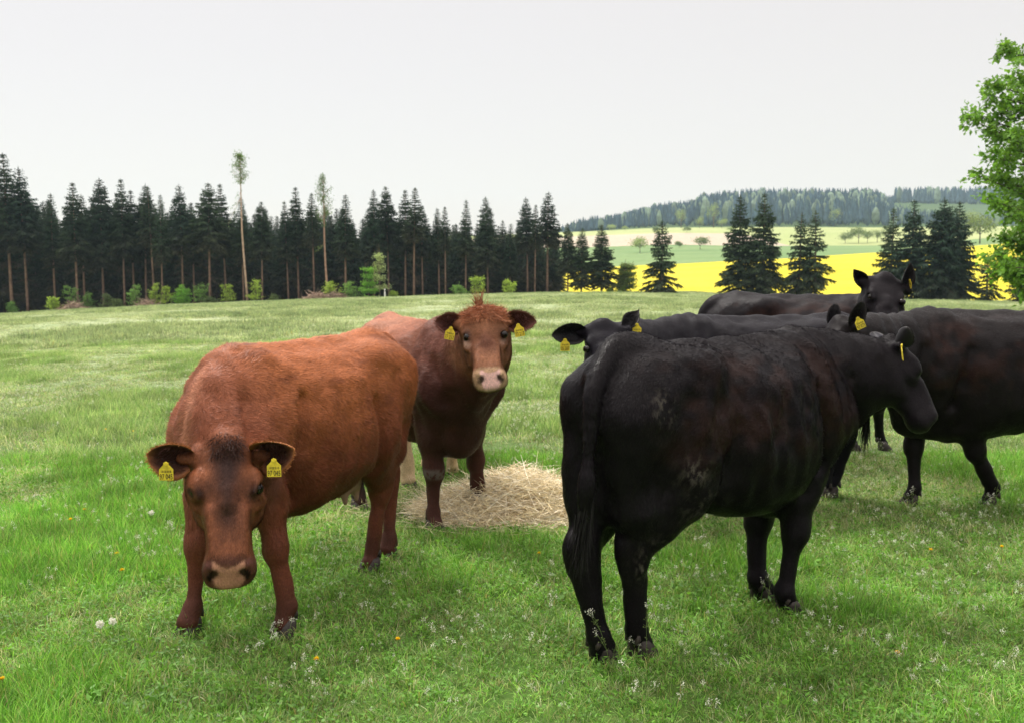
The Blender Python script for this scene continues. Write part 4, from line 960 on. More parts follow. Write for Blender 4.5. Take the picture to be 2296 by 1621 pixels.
    link('fur', mesh_np('fur', V3.reshape(-1, 3), np.arange(nf * 3).reshape(-1, 3), [c['fmat']], True, np.clip(C3.reshape(-1, 3), 0, 1), np.repeat(nn, 3, 0)), root)
    # ---- eyes
    for s in (-1, 1):
        ce = Hp(.187, s * .1000, .018); r = .0235 * hs
        la = np.linspace(0, np.pi, 13); lo_ = np.linspace(0, 2 * np.pi, 20, endpoint=False)
        VV = np.array([ce + r * np.array([math.sin(a) * math.cos(b), math.sin(a) * math.sin(b), math.cos(a)]) for a in la for b in lo_])
        QQ = [(i * 20 + j, (i + 1) * 20 + j, (i + 1) * 20 + (j + 1) % 20, i * 20 + (j + 1) % 20) for i in range(12) for j in range(20)]
        link('eye', mesh_np('eye', VV, np.array(QQ), [M_EYE]), root)
    # ---- ears, tags
    for s, e in ((1, c['earL']), (-1, c['earR'])):
        rt = Hp(.03, s * .125, -.022); tip = loc(e['tip']) if 'tip' in e else rt + ldir(e['dir'])
        L_ = np.linalg.norm(tip - rt); mx = e.get('max', .25) * hs
        if L_ > mx: tip = rt + (tip - rt) * mx / L_
        eo = make_ear(rt, tip, ldir(e['face']), e.get('W', .135) * hs, e.get('inner', c['earin']), c['earout'], c['earrim'], c['smat'], root, e.get('tag'), ldir(e.get('tup', (0, 0, 1))), tagv=e.get('tv', -.3), tagu=e.get('tu', .5), tagturn=ldir(e['tface']) if 'tface' in e else None, tagat=loc(e['tat']) if 'tat' in e else None, pt=e.get('pt', 0.), rl_=c.get('earhair', 1.))
    # ---- hooves
    for k in feet:
        if k in c.get('nohoof', ()): continue
        make_hoof(feet[k], (1, 0), S * c.get('hoof', 1.0), root)
    # ---- tail tuft
    mb = MB(); e_ = tpf[-1]; dn = nrm(tpf[-1] - tpf[-4]); nh = c.get('tuft', 260); r0 = e_ + rng.normal(0, .011, (nh, 3)) - dn * rng.uniform(0, .16, (nh, 1))
    strands(mb, r0, dn + rng.normal(0, .045, (nh, 3)), rng.uniform(.10, .26, nh) * S, .004, .35, c['tuftc'], .35, .05, 5)
    link('tail_tuft', mb.mesh('tail_tuft', [c['smat']]), root)
    # ---- forelock
    if c.get('lock'):
        n = c['lock']; lk = c.get('locks', .10); lw = .085 * c.get('lockw', 1.0)
        ok = np.where((hm > .4) & (hq[:, 0] < lk) & (hq[:, 0] > -.07) & (np.abs(hq[:, 1]) < lw) & (Nn @ ez > .05))[0]
        pk = rng.choice(ok, n); rt = V[pk] + rng.normal(0, .004, (n, 3)); nv_ = Nn[pk]; y_ = hq[pk, 1]; x_ = hq[pk, 0]
        dr = nv_ * c.get('lockz', .5) + ex * c.get('lockdir', .5) + ey * (y_ * 10 * c.get('lockw', 1))[:, None] + rng.normal(0, .25, (n, 3))
        mb = MB()
        strands(mb, rt, dr, rng.uniform(.04, .10, n) * c.get('lockl', 1.0), c.get('lockt', .0028), .55, c['lockc'], .35, c.get('lockcurl', .3), 7)
        if c.get('curl'):
            rt = V[rng.choice(np.where((np.abs(hq[:, 0] + .03) < .02) & (np.abs(hq[:, 1]) < .02) & (Nn[:, 2] > .6))[0], 80)] - .01; dd = np.array([0, 0, 1.]) + ldir((-.15, 0, 0)) + rng.normal(0, .10, (80, 3)) 
            strands(mb, rt, dd, rng.uniform(.06, .12, 80), .0030, .5, np.asarray(c['lockc']) * .75, .3, .12, 7)
        link('forelock', mb.mesh('forelock', [c['smat']]), root)
    # ---- udder
    if c.get('udder'):
        u = c['udder']; Fu = Field(np.array([-.62, -.2, .3]) * S, np.array([-.15, .2, .75]) * S, .008); cu = np.array(u['at']) * S
        Fu.ell(cu, np.array([.13, .115, .11]) * S * u['s'], .05)
        for tx in (-.055, .055):
            for ty in (-.055, .055):
                a = cu + np.array([tx, ty, -.075]) * S * u['s']; Fu.cap(a, a + np.array([0, ty * .1, -.06]) * S * u['s'], .024 * S * u['s'], .014 * S * u['s'], .03)
        Vu, Fq = Fu.surface(); link('udder', mesh_np('udder', Vu, Fq, [M_SKIN if u.get('pink') else M_SKIND]), root)
    return root, dict(poll=poll, loc=loc, feet=feet)
# ================================================================== the herd
def L3(*c): return np.array(c, float)
def mix_(a, b, t): return a * (1 - t[:, None]) + b * t[:, None]
def gs(q, p, r): return np.exp(-(((q - np.array(p)) / np.array(r)) ** 2).sum(1))
def basefur(q, hm, lowleg, body=.026, head=.013, leg=.011):
    L = np.full(len(q), body); L = L * (1 - lowleg) + leg * lowleg; return L * (1 - hm) + head * hm

def paint_red(q, hq, hm, ll, Nn):
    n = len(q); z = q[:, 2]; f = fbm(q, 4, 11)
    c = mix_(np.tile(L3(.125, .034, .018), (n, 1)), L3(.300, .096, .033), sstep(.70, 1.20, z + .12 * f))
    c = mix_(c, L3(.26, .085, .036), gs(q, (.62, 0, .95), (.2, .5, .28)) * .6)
    neck = sstep(.42, .75, q[:, 0]) * (1 - hm)
    sw = np.exp(-((q[:, 0] - .36 - .22 * (1.1 - z) - .02 * np.sin(z * 14)) / .022) ** 2) * sstep(.66, .8, z) * sstep(1.14, 1.0, z) * (np.abs(q[:, 1]) > .14)
    c = mix_(c, L3(.075, .022, .012), np.clip(sw * (.75 + .5 * vnoise(q, 30, 19)), 0, 1) * .8)
    c = mix_(c, L3(.10, .028, .014), sstep(.15, .5, fbm(q * [.6, 1, 1.4], 9, 77)) * .45)
    c = mix_(c, L3(.20, .066, .036), neck * .8)
    c = mix_(c, L3(.46, .20, .12), neck * gs(q[:, 1:2], (-.015,), (.035,)) * sstep(.80, 1.0, z + .05 * f) * sstep(.58, .72, q[:, 0]) * .6)       # pale crest stripe
    c = mix_(c, L3(.07, .026, .02), sstep(.05, .02, np.abs(q[:, 1])) * sstep(.33, .38, q[:, 0]) * sstep(.58, .5, q[:, 0]) * .6)
    c = mix_(c, L3(.12, .036, .020), ll * .8)
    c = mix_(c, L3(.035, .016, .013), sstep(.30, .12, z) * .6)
    # head: dark forehead and bridge, redder cheeks
    hc = mix_(np.tile(L3(.19, .066, .030), (n, 1)), L3(.040, .019, .016), np.clip(gs(hq, (.09, 0, .04), (.13, .075, .1)) + .85 * gs(hq, (.27, 0, .02), (.10, .042, .06)), 0, 1) * (.9 + .3 * f))
    for s in (-1, 1):
        hc = mix_(hc, L3(.27, .095, .042), gs(hq[:, :2], (.12, s * .085), (.035, .03)) * .8); hc = mix_(hc, L3(.022, .011, .009), gs(hq[:, :2], (.205, s * .088), (.030, .024)) * .95)
    hc = hc * (1 + .30 * vnoise(hq * [.5, 1, 1], 34, 51) + .2 * vnoise(hq * [.5, 1, 1], 80, 52))[:, None]
    hc = mix_(hc, L3(.075, .030, .023), sstep(.415, .455, hq[:, 0]) * .85)
    hc = mix_(hc, L3(.09, .034, .020), sstep(-.10, -.16, hq[:, 2]) * .8)
    c = mix_(c, hc, hm)
    # dried mud on the left knee
    for p in ((.52, .17, .40), (.53, .19, .34)):
        c = mix_(c, L3(.26, .21, .17), gs(q, p, (.07, .05, .03)) * (vnoise(q, 40, 4) > .15) * .5)
    return c, basefur(q, hm, ll, .024, .014)
def paint_bull(q, hq, hm, ll, Nn):
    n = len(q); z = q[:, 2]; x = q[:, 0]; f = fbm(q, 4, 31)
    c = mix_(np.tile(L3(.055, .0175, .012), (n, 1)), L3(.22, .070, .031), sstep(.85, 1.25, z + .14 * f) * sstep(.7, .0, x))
    c = mix_(c, L3(.38, .17, .10), sstep(1.16, 1.28, z + .08 * f) * sstep(.1, -.3, x) * .5)  # sunlit highlight along the rear back, painted into the coat
    c = mix_(c, L3(.04, .015, .012), sstep(.35, .6, x) * sstep(1.1, .8, z) * (1 - hm) * .8)
    c = mix_(c, L3(.12, .040, .025), sstep(.35, .6, x) * sstep(.95, 1.2, z) * (1 - hm) * .8)
    c = mix_(c, L3(.08, .026, .014), sstep(.15, .5, fbm(q * [.6, 1, 1.4], 9, 78)) * .4)
    hind = sstep(-.1, -.35, x)
    c = mix_(c, L3(.60, .44, .28), hind * sstep(.50, .36, z) * (q[:, 1] > 0))                          # cream lower hind leg
    c = mix_(c, L3(.022, .018, .016), hind * sstep(.36, .26, z) * (q[:, 1] < 0))
    c = mix_(c, L3(.055, .019, .015), ll * (1 - hind) * .7)
    mud = sstep(.44, .42, z) * sstep(.355, .375, z) * (q[:, 1] < 0) * sstep(.2, .4, x); c = mix_(c, L3(.12, .10, .09), mud * (vnoise(q, 45, 2) > -.35) * .7)
    hc = mix_(np.tile(L3(.20, .084, .042), (n, 1)), L3(.42, .19, .10), gs(hq, (.03, 0, .05), (.10, .12, .12)))
    hc = mix_(hc, L3(.13, .05, .032), gs(hq, (.26, 0, .02), (.07, .05, .06)) * .9)
    hc = mix_(hc, L3(.30, .13, .065), gs(hq, (.37, 0, .01), (.05, .07, .06)) * .8)
    for s in (-1, 1): hc = mix_(hc, L3(.03, .015, .012), gs(hq[:, :2], (.185, s * .095), (.030, .022)) * .95)
    for s in (-1, 1): hc = mix_(hc, L3(.62, .42, .33), gs(hq, (.222, s * .108, -.004), (.022, .03, .014)) * .85)
    ring = sstep(.425, .45, hq[:, 0]); hc = mix_(hc, L3(.50, .33, .20), ring * .9)
    c = mix_(c, hc, hm)
    return c, basefur(q, hm, ll, .026, .018)
def black(base, brown, bx=(0, .1), amt=1.0, seed=5, mud=()):
    def f_(q, hq, hm, ll, Nn):
        n = len(q); f = fbm(q, 5, seed); g = fbm(q * [1, 1, .5], 10, seed + 3)
        t = sstep(-.2, .7, f + .55 * g + .5 * vnoise(q * [.7, 1, 1], 26, 77) + .15) * sstep(.72, 1.0, q[:, 2]) * sstep(1.36, 1.22, q[:, 2]) * sstep(-.8, -.5, q[:, 0]) * sstep(.75, .5, q[:, 0]) * amt
        c = mix_(np.tile(np.array(base), (n, 1)), np.array(brown), np.clip(t, 0, 1) * (1 - hm))
        for p, r, s in mud:
            w = gs(q, p, r) * np.clip((vnoise(q * [1, 1, .4], 120, 3) + .5 * vnoise(q, 30, 8) - .15) * 5, 0, 1); c = mix_(c, L3(.24, .215, .175), np.clip(w * s * .8, 0, 1))
        c = mix_(c, np.array(base) * 1.25, hm)
        c = mix_(c, np.array(base) * 2.0, hm * sstep(.45, .5, hq[:, 0]) * .6)
        return c, basefur(q, hm, ll, .017, .008, .009)
    return f_
def paint_cream(q, hq, hm, ll, Nn):
    n = len(q); f = fbm(q, 5, 61)
    c = mix_(np.tile(L3(.50, .33, .18), (n, 1)), L3(.60, .44, .28), sstep(-.3, .3, f)); return c, basefur(q, hm, ll, .02, .012)

RED = dict(mat=M_RED, fmat=M_REDF, smat=M_REDS, nose=(.48, .27, .20), earin=(.060, .026, .020), earout=(.16, .055, .028), earrim=(.40, .16, .06), tuftc=(.10, .04, .025))
BLK = dict(mat=M_BLK, fmat=M_BLKF, smat=M_BLKS, nose=(.018, .017, .018), earin=(.012, .011, .013), earout=(.010, .009, .010), earrim=(.022, .020, .020), earhair=.45, tuftc=(.012, .011, .011))
GRP = 'cattle standing in the pasture'

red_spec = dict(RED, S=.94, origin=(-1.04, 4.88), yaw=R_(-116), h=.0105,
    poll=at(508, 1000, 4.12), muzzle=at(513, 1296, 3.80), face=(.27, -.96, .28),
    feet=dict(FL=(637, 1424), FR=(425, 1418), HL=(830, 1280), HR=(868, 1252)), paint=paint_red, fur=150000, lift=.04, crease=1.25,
    hw=1.08, wide=1.0, belly=.03, leg=1.12, bony=.8, arr=np.array([-.1, 0, .5]), pollb=1.0,
    earL=dict(tip=at(662, 1005, 3.98), face=(.0, -1, -.12), W=.165, tag='97 045', tat=at(614, 1034, 3.93), tface=(.05, -1, .1)),
    earR=dict(tip=at(328, 1018, 3.98), face=(.0, -1, -.12), W=.165, tag='97 045', tat=at(372, 1042, 3.93), tface=(.05, -1, .1)),
    lock=650, lockc=(.045, .023, .019), lockw=.58, locks=.07, lockl=.55, lockz=.02, lockdir=.9, lockcurl=.45, lockt=.0019, nose=(.36, .18, .115), fluff=1.15, udder=dict(at=(-.34, 0, .58), s=1.0, pink=True), tuft=200)
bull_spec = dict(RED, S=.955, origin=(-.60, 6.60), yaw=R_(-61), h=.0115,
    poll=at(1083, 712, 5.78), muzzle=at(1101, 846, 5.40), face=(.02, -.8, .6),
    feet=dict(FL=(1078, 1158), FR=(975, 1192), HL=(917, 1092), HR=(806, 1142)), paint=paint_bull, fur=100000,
    hw=1.12, wide=1.04, brisket=.0, dewlap=.03, belly=-.03, neck=1.18, leg=1.22, bony=.6, fore=1.0, whorl=.17,
    earL=dict(tip=at(1203, 722, 5.72), face=(-.05, -1, .1), W=.15, tag='77 217', tat=at(1162, 731, 5.62), tup=(-.2, 0, 1), tface=(0, -1, .1)),
    earR=dict(tip=at(975, 722, 5.72), face=(.05, -1, .1), W=.15, tag='77 217', tat=at(1011, 738, 5.64), tup=(.2, 0, 1), tface=(0, -1, .1)),
    nose=(.68, .42, .38), lock=3600, lockc=(.40, .165, .085), locks=.115, lockw=1.25, lockz=.16, lockl=.62, lockcurl=.34, lockt=.0024, lift=.03, curl=True, wavy=.003)
bull_spec['earin'] = (.10, .040, .034); bull_spec['earrim'] = (.16, .07, .05)
front_spec = dict(BLK, S=.985, origin=(.955, 4.475), yaw=R_(39), h=.0105,
    poll=at(1998, 776, 4.88), muzzle=at(2103, 950, 4.74), face=(.85, .12, .5), pollb=.9,
    feet=dict(HL=(1350, 1480), HR=(1437, 1468), FL=(1708, 1348), FR=(1768, 1378)),
    paint=black((.0064, .0050, .0066), (.024, .0115, .0095), amt=.75, seed=5, mud=[((-.66, -.14, 1.10), (.06, .12, .06), .9), ((-.50, -.25, .84), (.06, .1, .05), .5), ((-.42, -.25, .66), (.10, .1, .10), .3), ((-.62, -.17, .44), (.07, .06, .09), .6)]),
    fur=190000, leg=1.25, bony=.95, crease=1.1, ribs=1.6, wavy=.010, wide=1.03, belly=-.03, neck=.98, lift=.02, nj=.12, swirl=.7,
    tail=[at(1440, 775, 4.22), at(1388, 784, 4.06), at(1350, 830, 3.94), at(1328, 900, 3.87), at(1320, 1010, 3.84), at(1315, 1110, 3.83), at(1306, 1180, 3.83)], tailr=[.045, .040, .034, .030, .026, .023, .019], tuft=420,
    earR=dict(tip=at(2036, 734, 4.72), face=(.75, .65, 0), W=.125, tag='', tat=at(2021, 778, 4.66), tface=(.95, -.28, 0), tup=(-.16, 0, 1), max=.31), earL=dict(tip=at(1955, 742, 5.16), face=(-.1, -1, .0), W=.115, inner=(.045, .045, .055)),
    udder=dict(at=(-.36, 0, .60), s=.7))
mid_spec = dict(BLK, S=.965, origin=(1.66, 6.72), yaw=R_(192),
    poll=at(1352, 732, 6.05), muzzle=at(1352, 885, 5.72), face=(-.15, -.8, .6),
    feet=dict(HL=(1862, 1112), HR=None, FL=None, FR=None), paint=black((.0080, .0072, .0105), (.012, .010, .011), amt=.6, seed=15), fur=60000, nj=.12, lift=.035, wide=1.0, fluff=.6,
    earL=dict(tip=at(1433, 696, 6.12), face=(-.35, -.9, -.1), W=.115, pt=.7, tag='', tat=at(1428, 730, 6.02)), earR=dict(tip=at(1237, 752, 6.0), face=(0, -1, .05), W=.155, tag='05 587', tat=at(1267, 764, 5.9), tface=(0, -1, .1)))
far_spec = dict(BLK, S=1.04, origin=(2.58, 8.62), yaw=R_(-13),
    poll=at(1982, 628, 7.95), muzzle=at(1993, 765, 7.55), face=(.05, -.85, .5),
    feet=dict(FR=(1912, 1008), FL=(1980, 1008), HL=None, HR=None), paint=black((.0082, .0068, .0086), (.028, .014, .012), amt=.8, seed=25), fur=55000, nj=.12, lift=.03, hw=1.03, fluff=.6,
    earL=dict(tip=at(2041, 590, 7.9), face=(.3, -.95, 0), W=.11, pt=.3, max=.30, tag='', tu=.35, tv=-.55, tface=(-1, -.12, 0)), earR=dict(tip=at(1914, 605, 7.9), face=(-.35, -.95, 0), W=.10, pt=.3, max=.30))
right_spec = dict(BLK, S=1.0, origin=(3.32, 6.72), yaw=R_(181),
    poll=at(1888, 722, 6.2), muzzle=at(1800, 850, 6.1), face=(-.6, -.1, .8),
    feet=dict(FR=(2040, 1132), FL=(2216, 1138), HL=None, HR=None), paint=black((.0082, .0064, .0072), (.024, .0110, .0092), amt=.85, seed=35), fur=100000, nj=.12, lift=.03, leg=1.05,
    earL=dict(tip=at(1934, 676, 6.05), face=(-.1, -1, .1), W=.125, tag='92 873', tat=at(1924, 716, 5.95), tup=(-.45, 0, 1), tface=(0, -1, .1)), earR=dict(tip=at(1874, 682, 6.32), face=(-.3, -1, .1), W=.11))
calf_spec = dict(RED, S=.78, origin=(-.54, 8.12), yaw=R_(90), h=.014,
    poll=np.array([-.54, 8.95, .78]), muzzle=np.array([-.54, 9.16, .42]), face=(0, .8, .5),
    feet=dict(HL=(958, 1058), HR=(1014, 1066), FL=None, FR=None), paint=paint_cream, fur=30000, leg=1.5,
    earL=dict(dir=(-.17, .02, .0), face=(0, 1, 0), W=.11), earR=dict(dir=(.17, .02, 0), face=(0, 1, 0), W=.11))
calf_spec['earin'] = (.3, .2, .15); calf_spec['earout'] = (.5, .36, .22); calf_spec['earrim'] = (.5, .36, .22); calf_spec['tuftc'] = (.4, .28, .17)

HERD = [('cow', 'red brown cow at left facing the camera with lowered head and a brown pink nose', 'cow', red_spec),
        ('bull', 'red brown bull with curly forehead tuft and pink muzzle standing in the hay', 'bull', bull_spec),
        ('cow', 'nearest black cow seen from behind with hanging tail and muddy rump', 'cow', front_spec),
        ('cow', 'black cow facing left, head just above the rump of the nearest black cow', 'cow', mid_spec),
        ('cow', 'farthest black cow looking at the camera with both ears pricked up', 'cow', far_spec),
        ('cow', 'brownish black cow cut off by the right edge of the photo', 'cow', right_spec),
        ('calf', 'cream calf mostly hidden behind the red brown bull, only its pale legs showing', 'calf', calf_spec)]
for nm, lb, ct, sp in HERD:
    build_cow(nm, lb, ct, GRP, sp)
# ================================================================== hay, grass, flowers
def hay():
    r = np.random.default_rng(31); c0 = hit(1120, 1150); mb = MB(); n = 9500
    a = r.random(n) * 6.28; q = r.random(n) ** .62; x = np.cos(a) * q * .62 + .06; y = np.sin(a) * q * .50
    lob = 1 + .35 * n2(x * 1.0, y, 2.2, 9); rr = np.sqrt((x / .62) ** 2 + (y / .5) ** 2)
    h = .27 * np.clip(1 - rr ** 2, 0, 1) ** .8 * lob * (.55 + .45 * sstep(-.3, .3, x)); z = h * r.uniform(.35, 1.2, n)
    gx, gy = c0[0] + x * 1.05, c0[1] + y; P = np.stack([gx, gy, G(gx, gy) + z + .01], 1)
    d = unit(np.stack([np.cos(a2 := r.random(n) * 6.28), np.sin(a2), r.normal(.05, .36, n)], 1))
    col = np.array([(.90, .82, .62), (.82, .73, .52), (.94, .90, .76), (.62, .52, .34)])[r.integers(0, 4, n)]
    strands(mb, P - d * .1, d, r.uniform(.10, .32, n), r.uniform(.0025, .0055, n), .22, col, .25, .10, 6, r=r)
    # loose stalks round the heap
    m = 650; a = r.random(m) * 6.28; q = r.uniform(.75, 1.5, m); gx = c0[0] + np.cos(a) * q * .72; gy = c0[1] + np.sin(a) * q * .5
    d = unit(np.stack([np.cos(a2 := r.random(m) * 6.28), np.sin(a2), r.normal(.02, .15, m)], 1))
    strands(mb, np.stack([gx, gy, G(gx, gy) + r.uniform(.02, .09, m)], 1), d, r.uniform(.1, .34, m), r.uniform(.002, .004, m), .15, (.62, .55, .36), .3, .12, 6, r=r)
    # matted core under the stalks
    nu, nv = 40, 28; V = []
    for i in range(nu):
        for j in range(nv):
            u = -1 + 2 * i / (nu - 1); v = -1 + 2 * j / (nv - 1); k = max(abs(u), abs(v)) / (math.hypot(u, v) + 1e-9); X = u * k * .60 + .06; Y_ = v * k * .48
            rr = math.hypot((X - .0) / .62, Y_ / .5); hh = .27 * max(0, 1 - rr ** 2) ** .8 * (1 + .35 * float(n2(np.array([X]), np.array([Y_]), 2.2, 9)[0])) * (.55 + .45 * float(sstep(-.3, .3, X))) * .72
            gx, gy = c0[0] + X * 1.05, c0[1] + Y_; V.append((gx, gy, Gs(gx, gy) + hh - .012 + .02 * r.random() * (hh > .02)))
    Q = [(i * nv + j, (i + 1) * nv + j, (i + 1) * nv + j + 1, i * nv + j + 1) for i in range(nu - 1) for j in range(nv - 1)]
    mb.add(V, None, Q, (.52, .42, .27))
    V0 = np.array([c0[0], c0[1], c0[2]]); mb.V = [v - V0 for v in mb.V]
    o = link('hay_pile', mb.mesh('hay_pile', [vcol('hay', .8, .2, .25, 30, .15, (1.1, 1, .8))])); o.location = V0
    tag(o, 'flat heap of loose pale hay around the front feet of the bull', 'hay')
hay()

M_GRASS = vcol('grass_blades', .5, .3, .32, 1.3, .42, (1.2, 1.2, .75), .32)
GC = np.array([(.165, .40, .05), (.225, .49, .075), (.30, .54, .12), (.10, .29, .04), (.44, .57, .24)])
def tuft(n, rad, h0, h1, w, seed, dry=.06, lean=.5, segs=4, cols=GC, clover=0):
    r = np.random.default_rng(seed); a = r.random(n) * 6.28; q = rad * np.sqrt(r.random(n)); base = np.stack([np.cos(a) * q, np.sin(a) * q, np.full(n, -.01)], 1)
    az = a + r.normal(0, 1.0, n); ln_ = np.abs(r.normal(0, lean, n)); d = np.stack([np.cos(az) * ln_, np.sin(az) * ln_, np.ones(n)], 1); d = unit(d); H = r.uniform(h0, h1, n)
    P = [base]; cur = d.copy(); bend = np.stack([np.cos(az), np.sin(az), -.9 * np.ones(n)], 1) * r.uniform(.1, .55, n)[:, None]
    for k in range(segs): cur = unit(cur + bend * (k + .3) / segs); P.append(P[-1] + cur * (H / segs)[:, None])
    f = r.random(n) * 6.28; side = np.stack([np.cos(f), np.sin(f), 0 * f], 1); W = w * r.uniform(.6, 1.3, n)
    V = []
    for k, p in enumerate(P):
        ww = (W * (1 - (k / segs) ** 1.6 * .93))[:, None] * .5; V += [p - side * ww, p + side * ww]
    V = np.stack(V, 1).reshape(-1, 3); m = 2 * (segs + 1); b = np.arange(n)[:, None] * m
    Q = np.concatenate([b + np.array([2 * k, 2 * k + 1, 2 * k + 3, 2 * k + 2]) for k in range(segs)])
    col = cols[r.integers(0, len(cols), n)] * r.uniform(.6, 1.35, (n, 1)); dd = r.random(n) < dry; col[dd] = np.array((.36, .33, .15))
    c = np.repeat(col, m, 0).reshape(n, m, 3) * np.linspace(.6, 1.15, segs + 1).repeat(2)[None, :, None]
    mb = MB(); mb.V = [V]; mb.Q = [Q]; mb.C = [c.reshape(-1, 3)]; mb.n = len(V)
    if clover:
        k = clover; a = r.random(k) * 6.28; q = rad * np.sqrt(r.random(k)); p = np.stack([np.cos(a) * q, np.sin(a) * q, r.uniform(.015, .055, k)], 1)
        quads_of(p, unit(r.normal(0, 1, (k, 3)) * [1, 1, .35]), unit(r.normal(0, 1, (k, 3)) * [1, 1, .3]), r.uniform(.012, .035, k), r.uniform(.01, .02, k), (.14, .31, .05), .35, mb, r)
    return mb
def purse(seed):     # shepherd's purse: thin stem, seed pods, white flower heads
    r = np.random.default_rng(seed); mb = MB(); H = r.uniform(.16, .34)
    s = np.linspace(0, 1, 7)[:, None]; le = r.normal(0, .06, 3) * [1, 1, 0]; ax = np.array([0, 0, H]) * s + le * s ** 2; stems = [ax]
    for _ in range(r.integers(1, 4)):
        p = ax[r.integers(2, 5)]; dv = unit(np.array([r.normal(0, .5), r.normal(0, .5), 1.])); stems.append(p + dv * np.linspace(0, H * .4, 5)[:, None])
    for st in stems:
        mb.tube(st, np.linspace(.0016, .0009, len(st)), 3, (.16, .24, .07), False); tip = st[-1]
        k = 26; P = tip + r.normal(0, .0085, (k, 3)); quads_of(P, unit(r.normal(0, 1, (k, 3))), unit(r.normal(0, 1, (k, 3))), .006, .006, (.80, .80, .72), .1, mb, r)
        k = 12; u = r.uniform(.45, .97, k); P = np.array([st[int(v * (len(st) - 1))] for v in u]) + r.normal(0, .004, (k, 3)); d = unit(r.normal(0, 1, (k, 3)) * [1, 1, .3] + [0, 0, .3])
        quads_of(P, d, unit(np.cross(d, [0, 0, 1.])), .013, .0022, (.18, .26, .08), .1, mb, r); quads_of(P + d * .012, d, unit(np.cross(d, r.normal(0, 1, (k, 3)))), .007, .006, (.22, .30, .10), .2, mb, r)
    return mb
src = bpy.data.collections.new('grass_sources')
def srcset(name, mbs, mat):
    c = bpy.data.collections.new(name)
    for i, mb in enumerate(mbs):
        o = bpy.data.objects.new('%s_%02d' % (name, i), mb.mesh(name, [mat])); c.objects.link(o)
    return c
def scatter(name, P, idx, rot, scl, coll, label, cat='grass'):
    me = bpy.data.meshes.new(name); me.vertices.add(len(P)); me.vertices.foreach_set('co', np.asarray(P, np.float32).ravel()); me.update()
    for nm, ty, dat in (('idx', 'INT', idx), ('rot', 'FLOAT_VECTOR', rot), ('scl', 'FLOAT_VECTOR', scl)):
        at_ = me.attributes.new(nm, ty, 'POINT'); at_.data.foreach_set('value' if ty == 'INT' else 'vector', np.asarray(dat, np.int32 if ty == 'INT' else np.float32).ravel())
    o = link(name, me); ng = bpy.data.node_groups.new(name, 'GeometryNodeTree')
    ng.interface.new_socket('Geometry', in_out='INPUT', socket_type='NodeSocketGeometry'); ng.interface.new_socket('Geometry', in_out='OUTPUT', socket_type='NodeSocketGeometry')
    gi = ng.nodes.new('NodeGroupInput'); go = ng.nodes.new('NodeGroupOutput'); ip = ng.nodes.new('GeometryNodeInstanceOnPoints'); ci = ng.nodes.new('GeometryNodeCollectionInfo')
    ci.inputs['Collection'].default_value = coll; ci.inputs['Separate Children'].default_value = True; ci.inputs['Reset Children'].default_value = True
    def na(n_, t):
        x = ng.nodes.new('GeometryNodeInputNamedAttribute'); x.data_type = t; x.inputs['Name'].default_value = n_; return [k for k in x.outputs if k.enabled][0]
    e = ng.nodes.new('FunctionNodeEulerToRotation'); L = ng.links.new
    L(na('rot', 'FLOAT_VECTOR'), e.inputs[0]); L(gi.outputs[0], ip.inputs['Points']); L(ci.outputs[0], ip.inputs['Instance']); ip.inputs['Pick Instance'].default_value = True
    L(na('idx', 'INT'), ip.inputs['Instance Index']); L(e.outputs[0], ip.inputs['Rotation']); L(na('scl', 'FLOAT_VECTOR'), ip.inputs['Scale']); L(ip.outputs[0], go.inputs[0])
    md = o.modifiers.new('scatter', 'NODES'); md.node_group = ng
    tag(o, label, cat, None, 'stuff'); return o
def field_pts(y0, y1, dens, seed, margin=1.28, minx=1.0):
    r = np.random.default_rng(seed); A = .5 * 1.03 * margin * (y1 ** 2 - y0 ** 2) + minx * (y1 - y0); n = int(A * dens)
    y = np.sqrt(y0 ** 2 + (y1 ** 2 - y0 ** 2) * r.random(n)); x = (r.random(n) - .5) * (1.03 * margin * y + minx); return x, y, r
MC0 = np.array([(.34, .45, .18), (.43, .51, .27), (.52, .55, .36), (.22, .38, .10), (.60, .60, .45)])
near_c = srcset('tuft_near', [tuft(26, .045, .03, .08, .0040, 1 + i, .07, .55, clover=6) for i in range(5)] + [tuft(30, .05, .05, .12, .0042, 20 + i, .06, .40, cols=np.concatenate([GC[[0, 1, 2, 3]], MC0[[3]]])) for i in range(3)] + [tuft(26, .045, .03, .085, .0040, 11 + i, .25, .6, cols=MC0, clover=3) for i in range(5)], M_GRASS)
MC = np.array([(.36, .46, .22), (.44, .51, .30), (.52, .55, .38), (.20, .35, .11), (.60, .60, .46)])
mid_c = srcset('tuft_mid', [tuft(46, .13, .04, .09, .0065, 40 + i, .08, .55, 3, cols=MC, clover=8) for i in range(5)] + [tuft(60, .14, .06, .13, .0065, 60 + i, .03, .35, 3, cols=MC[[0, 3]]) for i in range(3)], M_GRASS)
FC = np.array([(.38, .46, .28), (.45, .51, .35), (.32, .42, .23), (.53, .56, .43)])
far_c = srcset('tuft_far', [tuft(110, .62, .05, .12, .017, 80 + i, .05, .5, 2, cols=FC) for i in range(4)] + [tuft(130, .55, .08, .16, .018, 90 + i, .02, .35, 2, cols=FC[[0, 2]] * .85) for i in range(2)], M_GRASS)
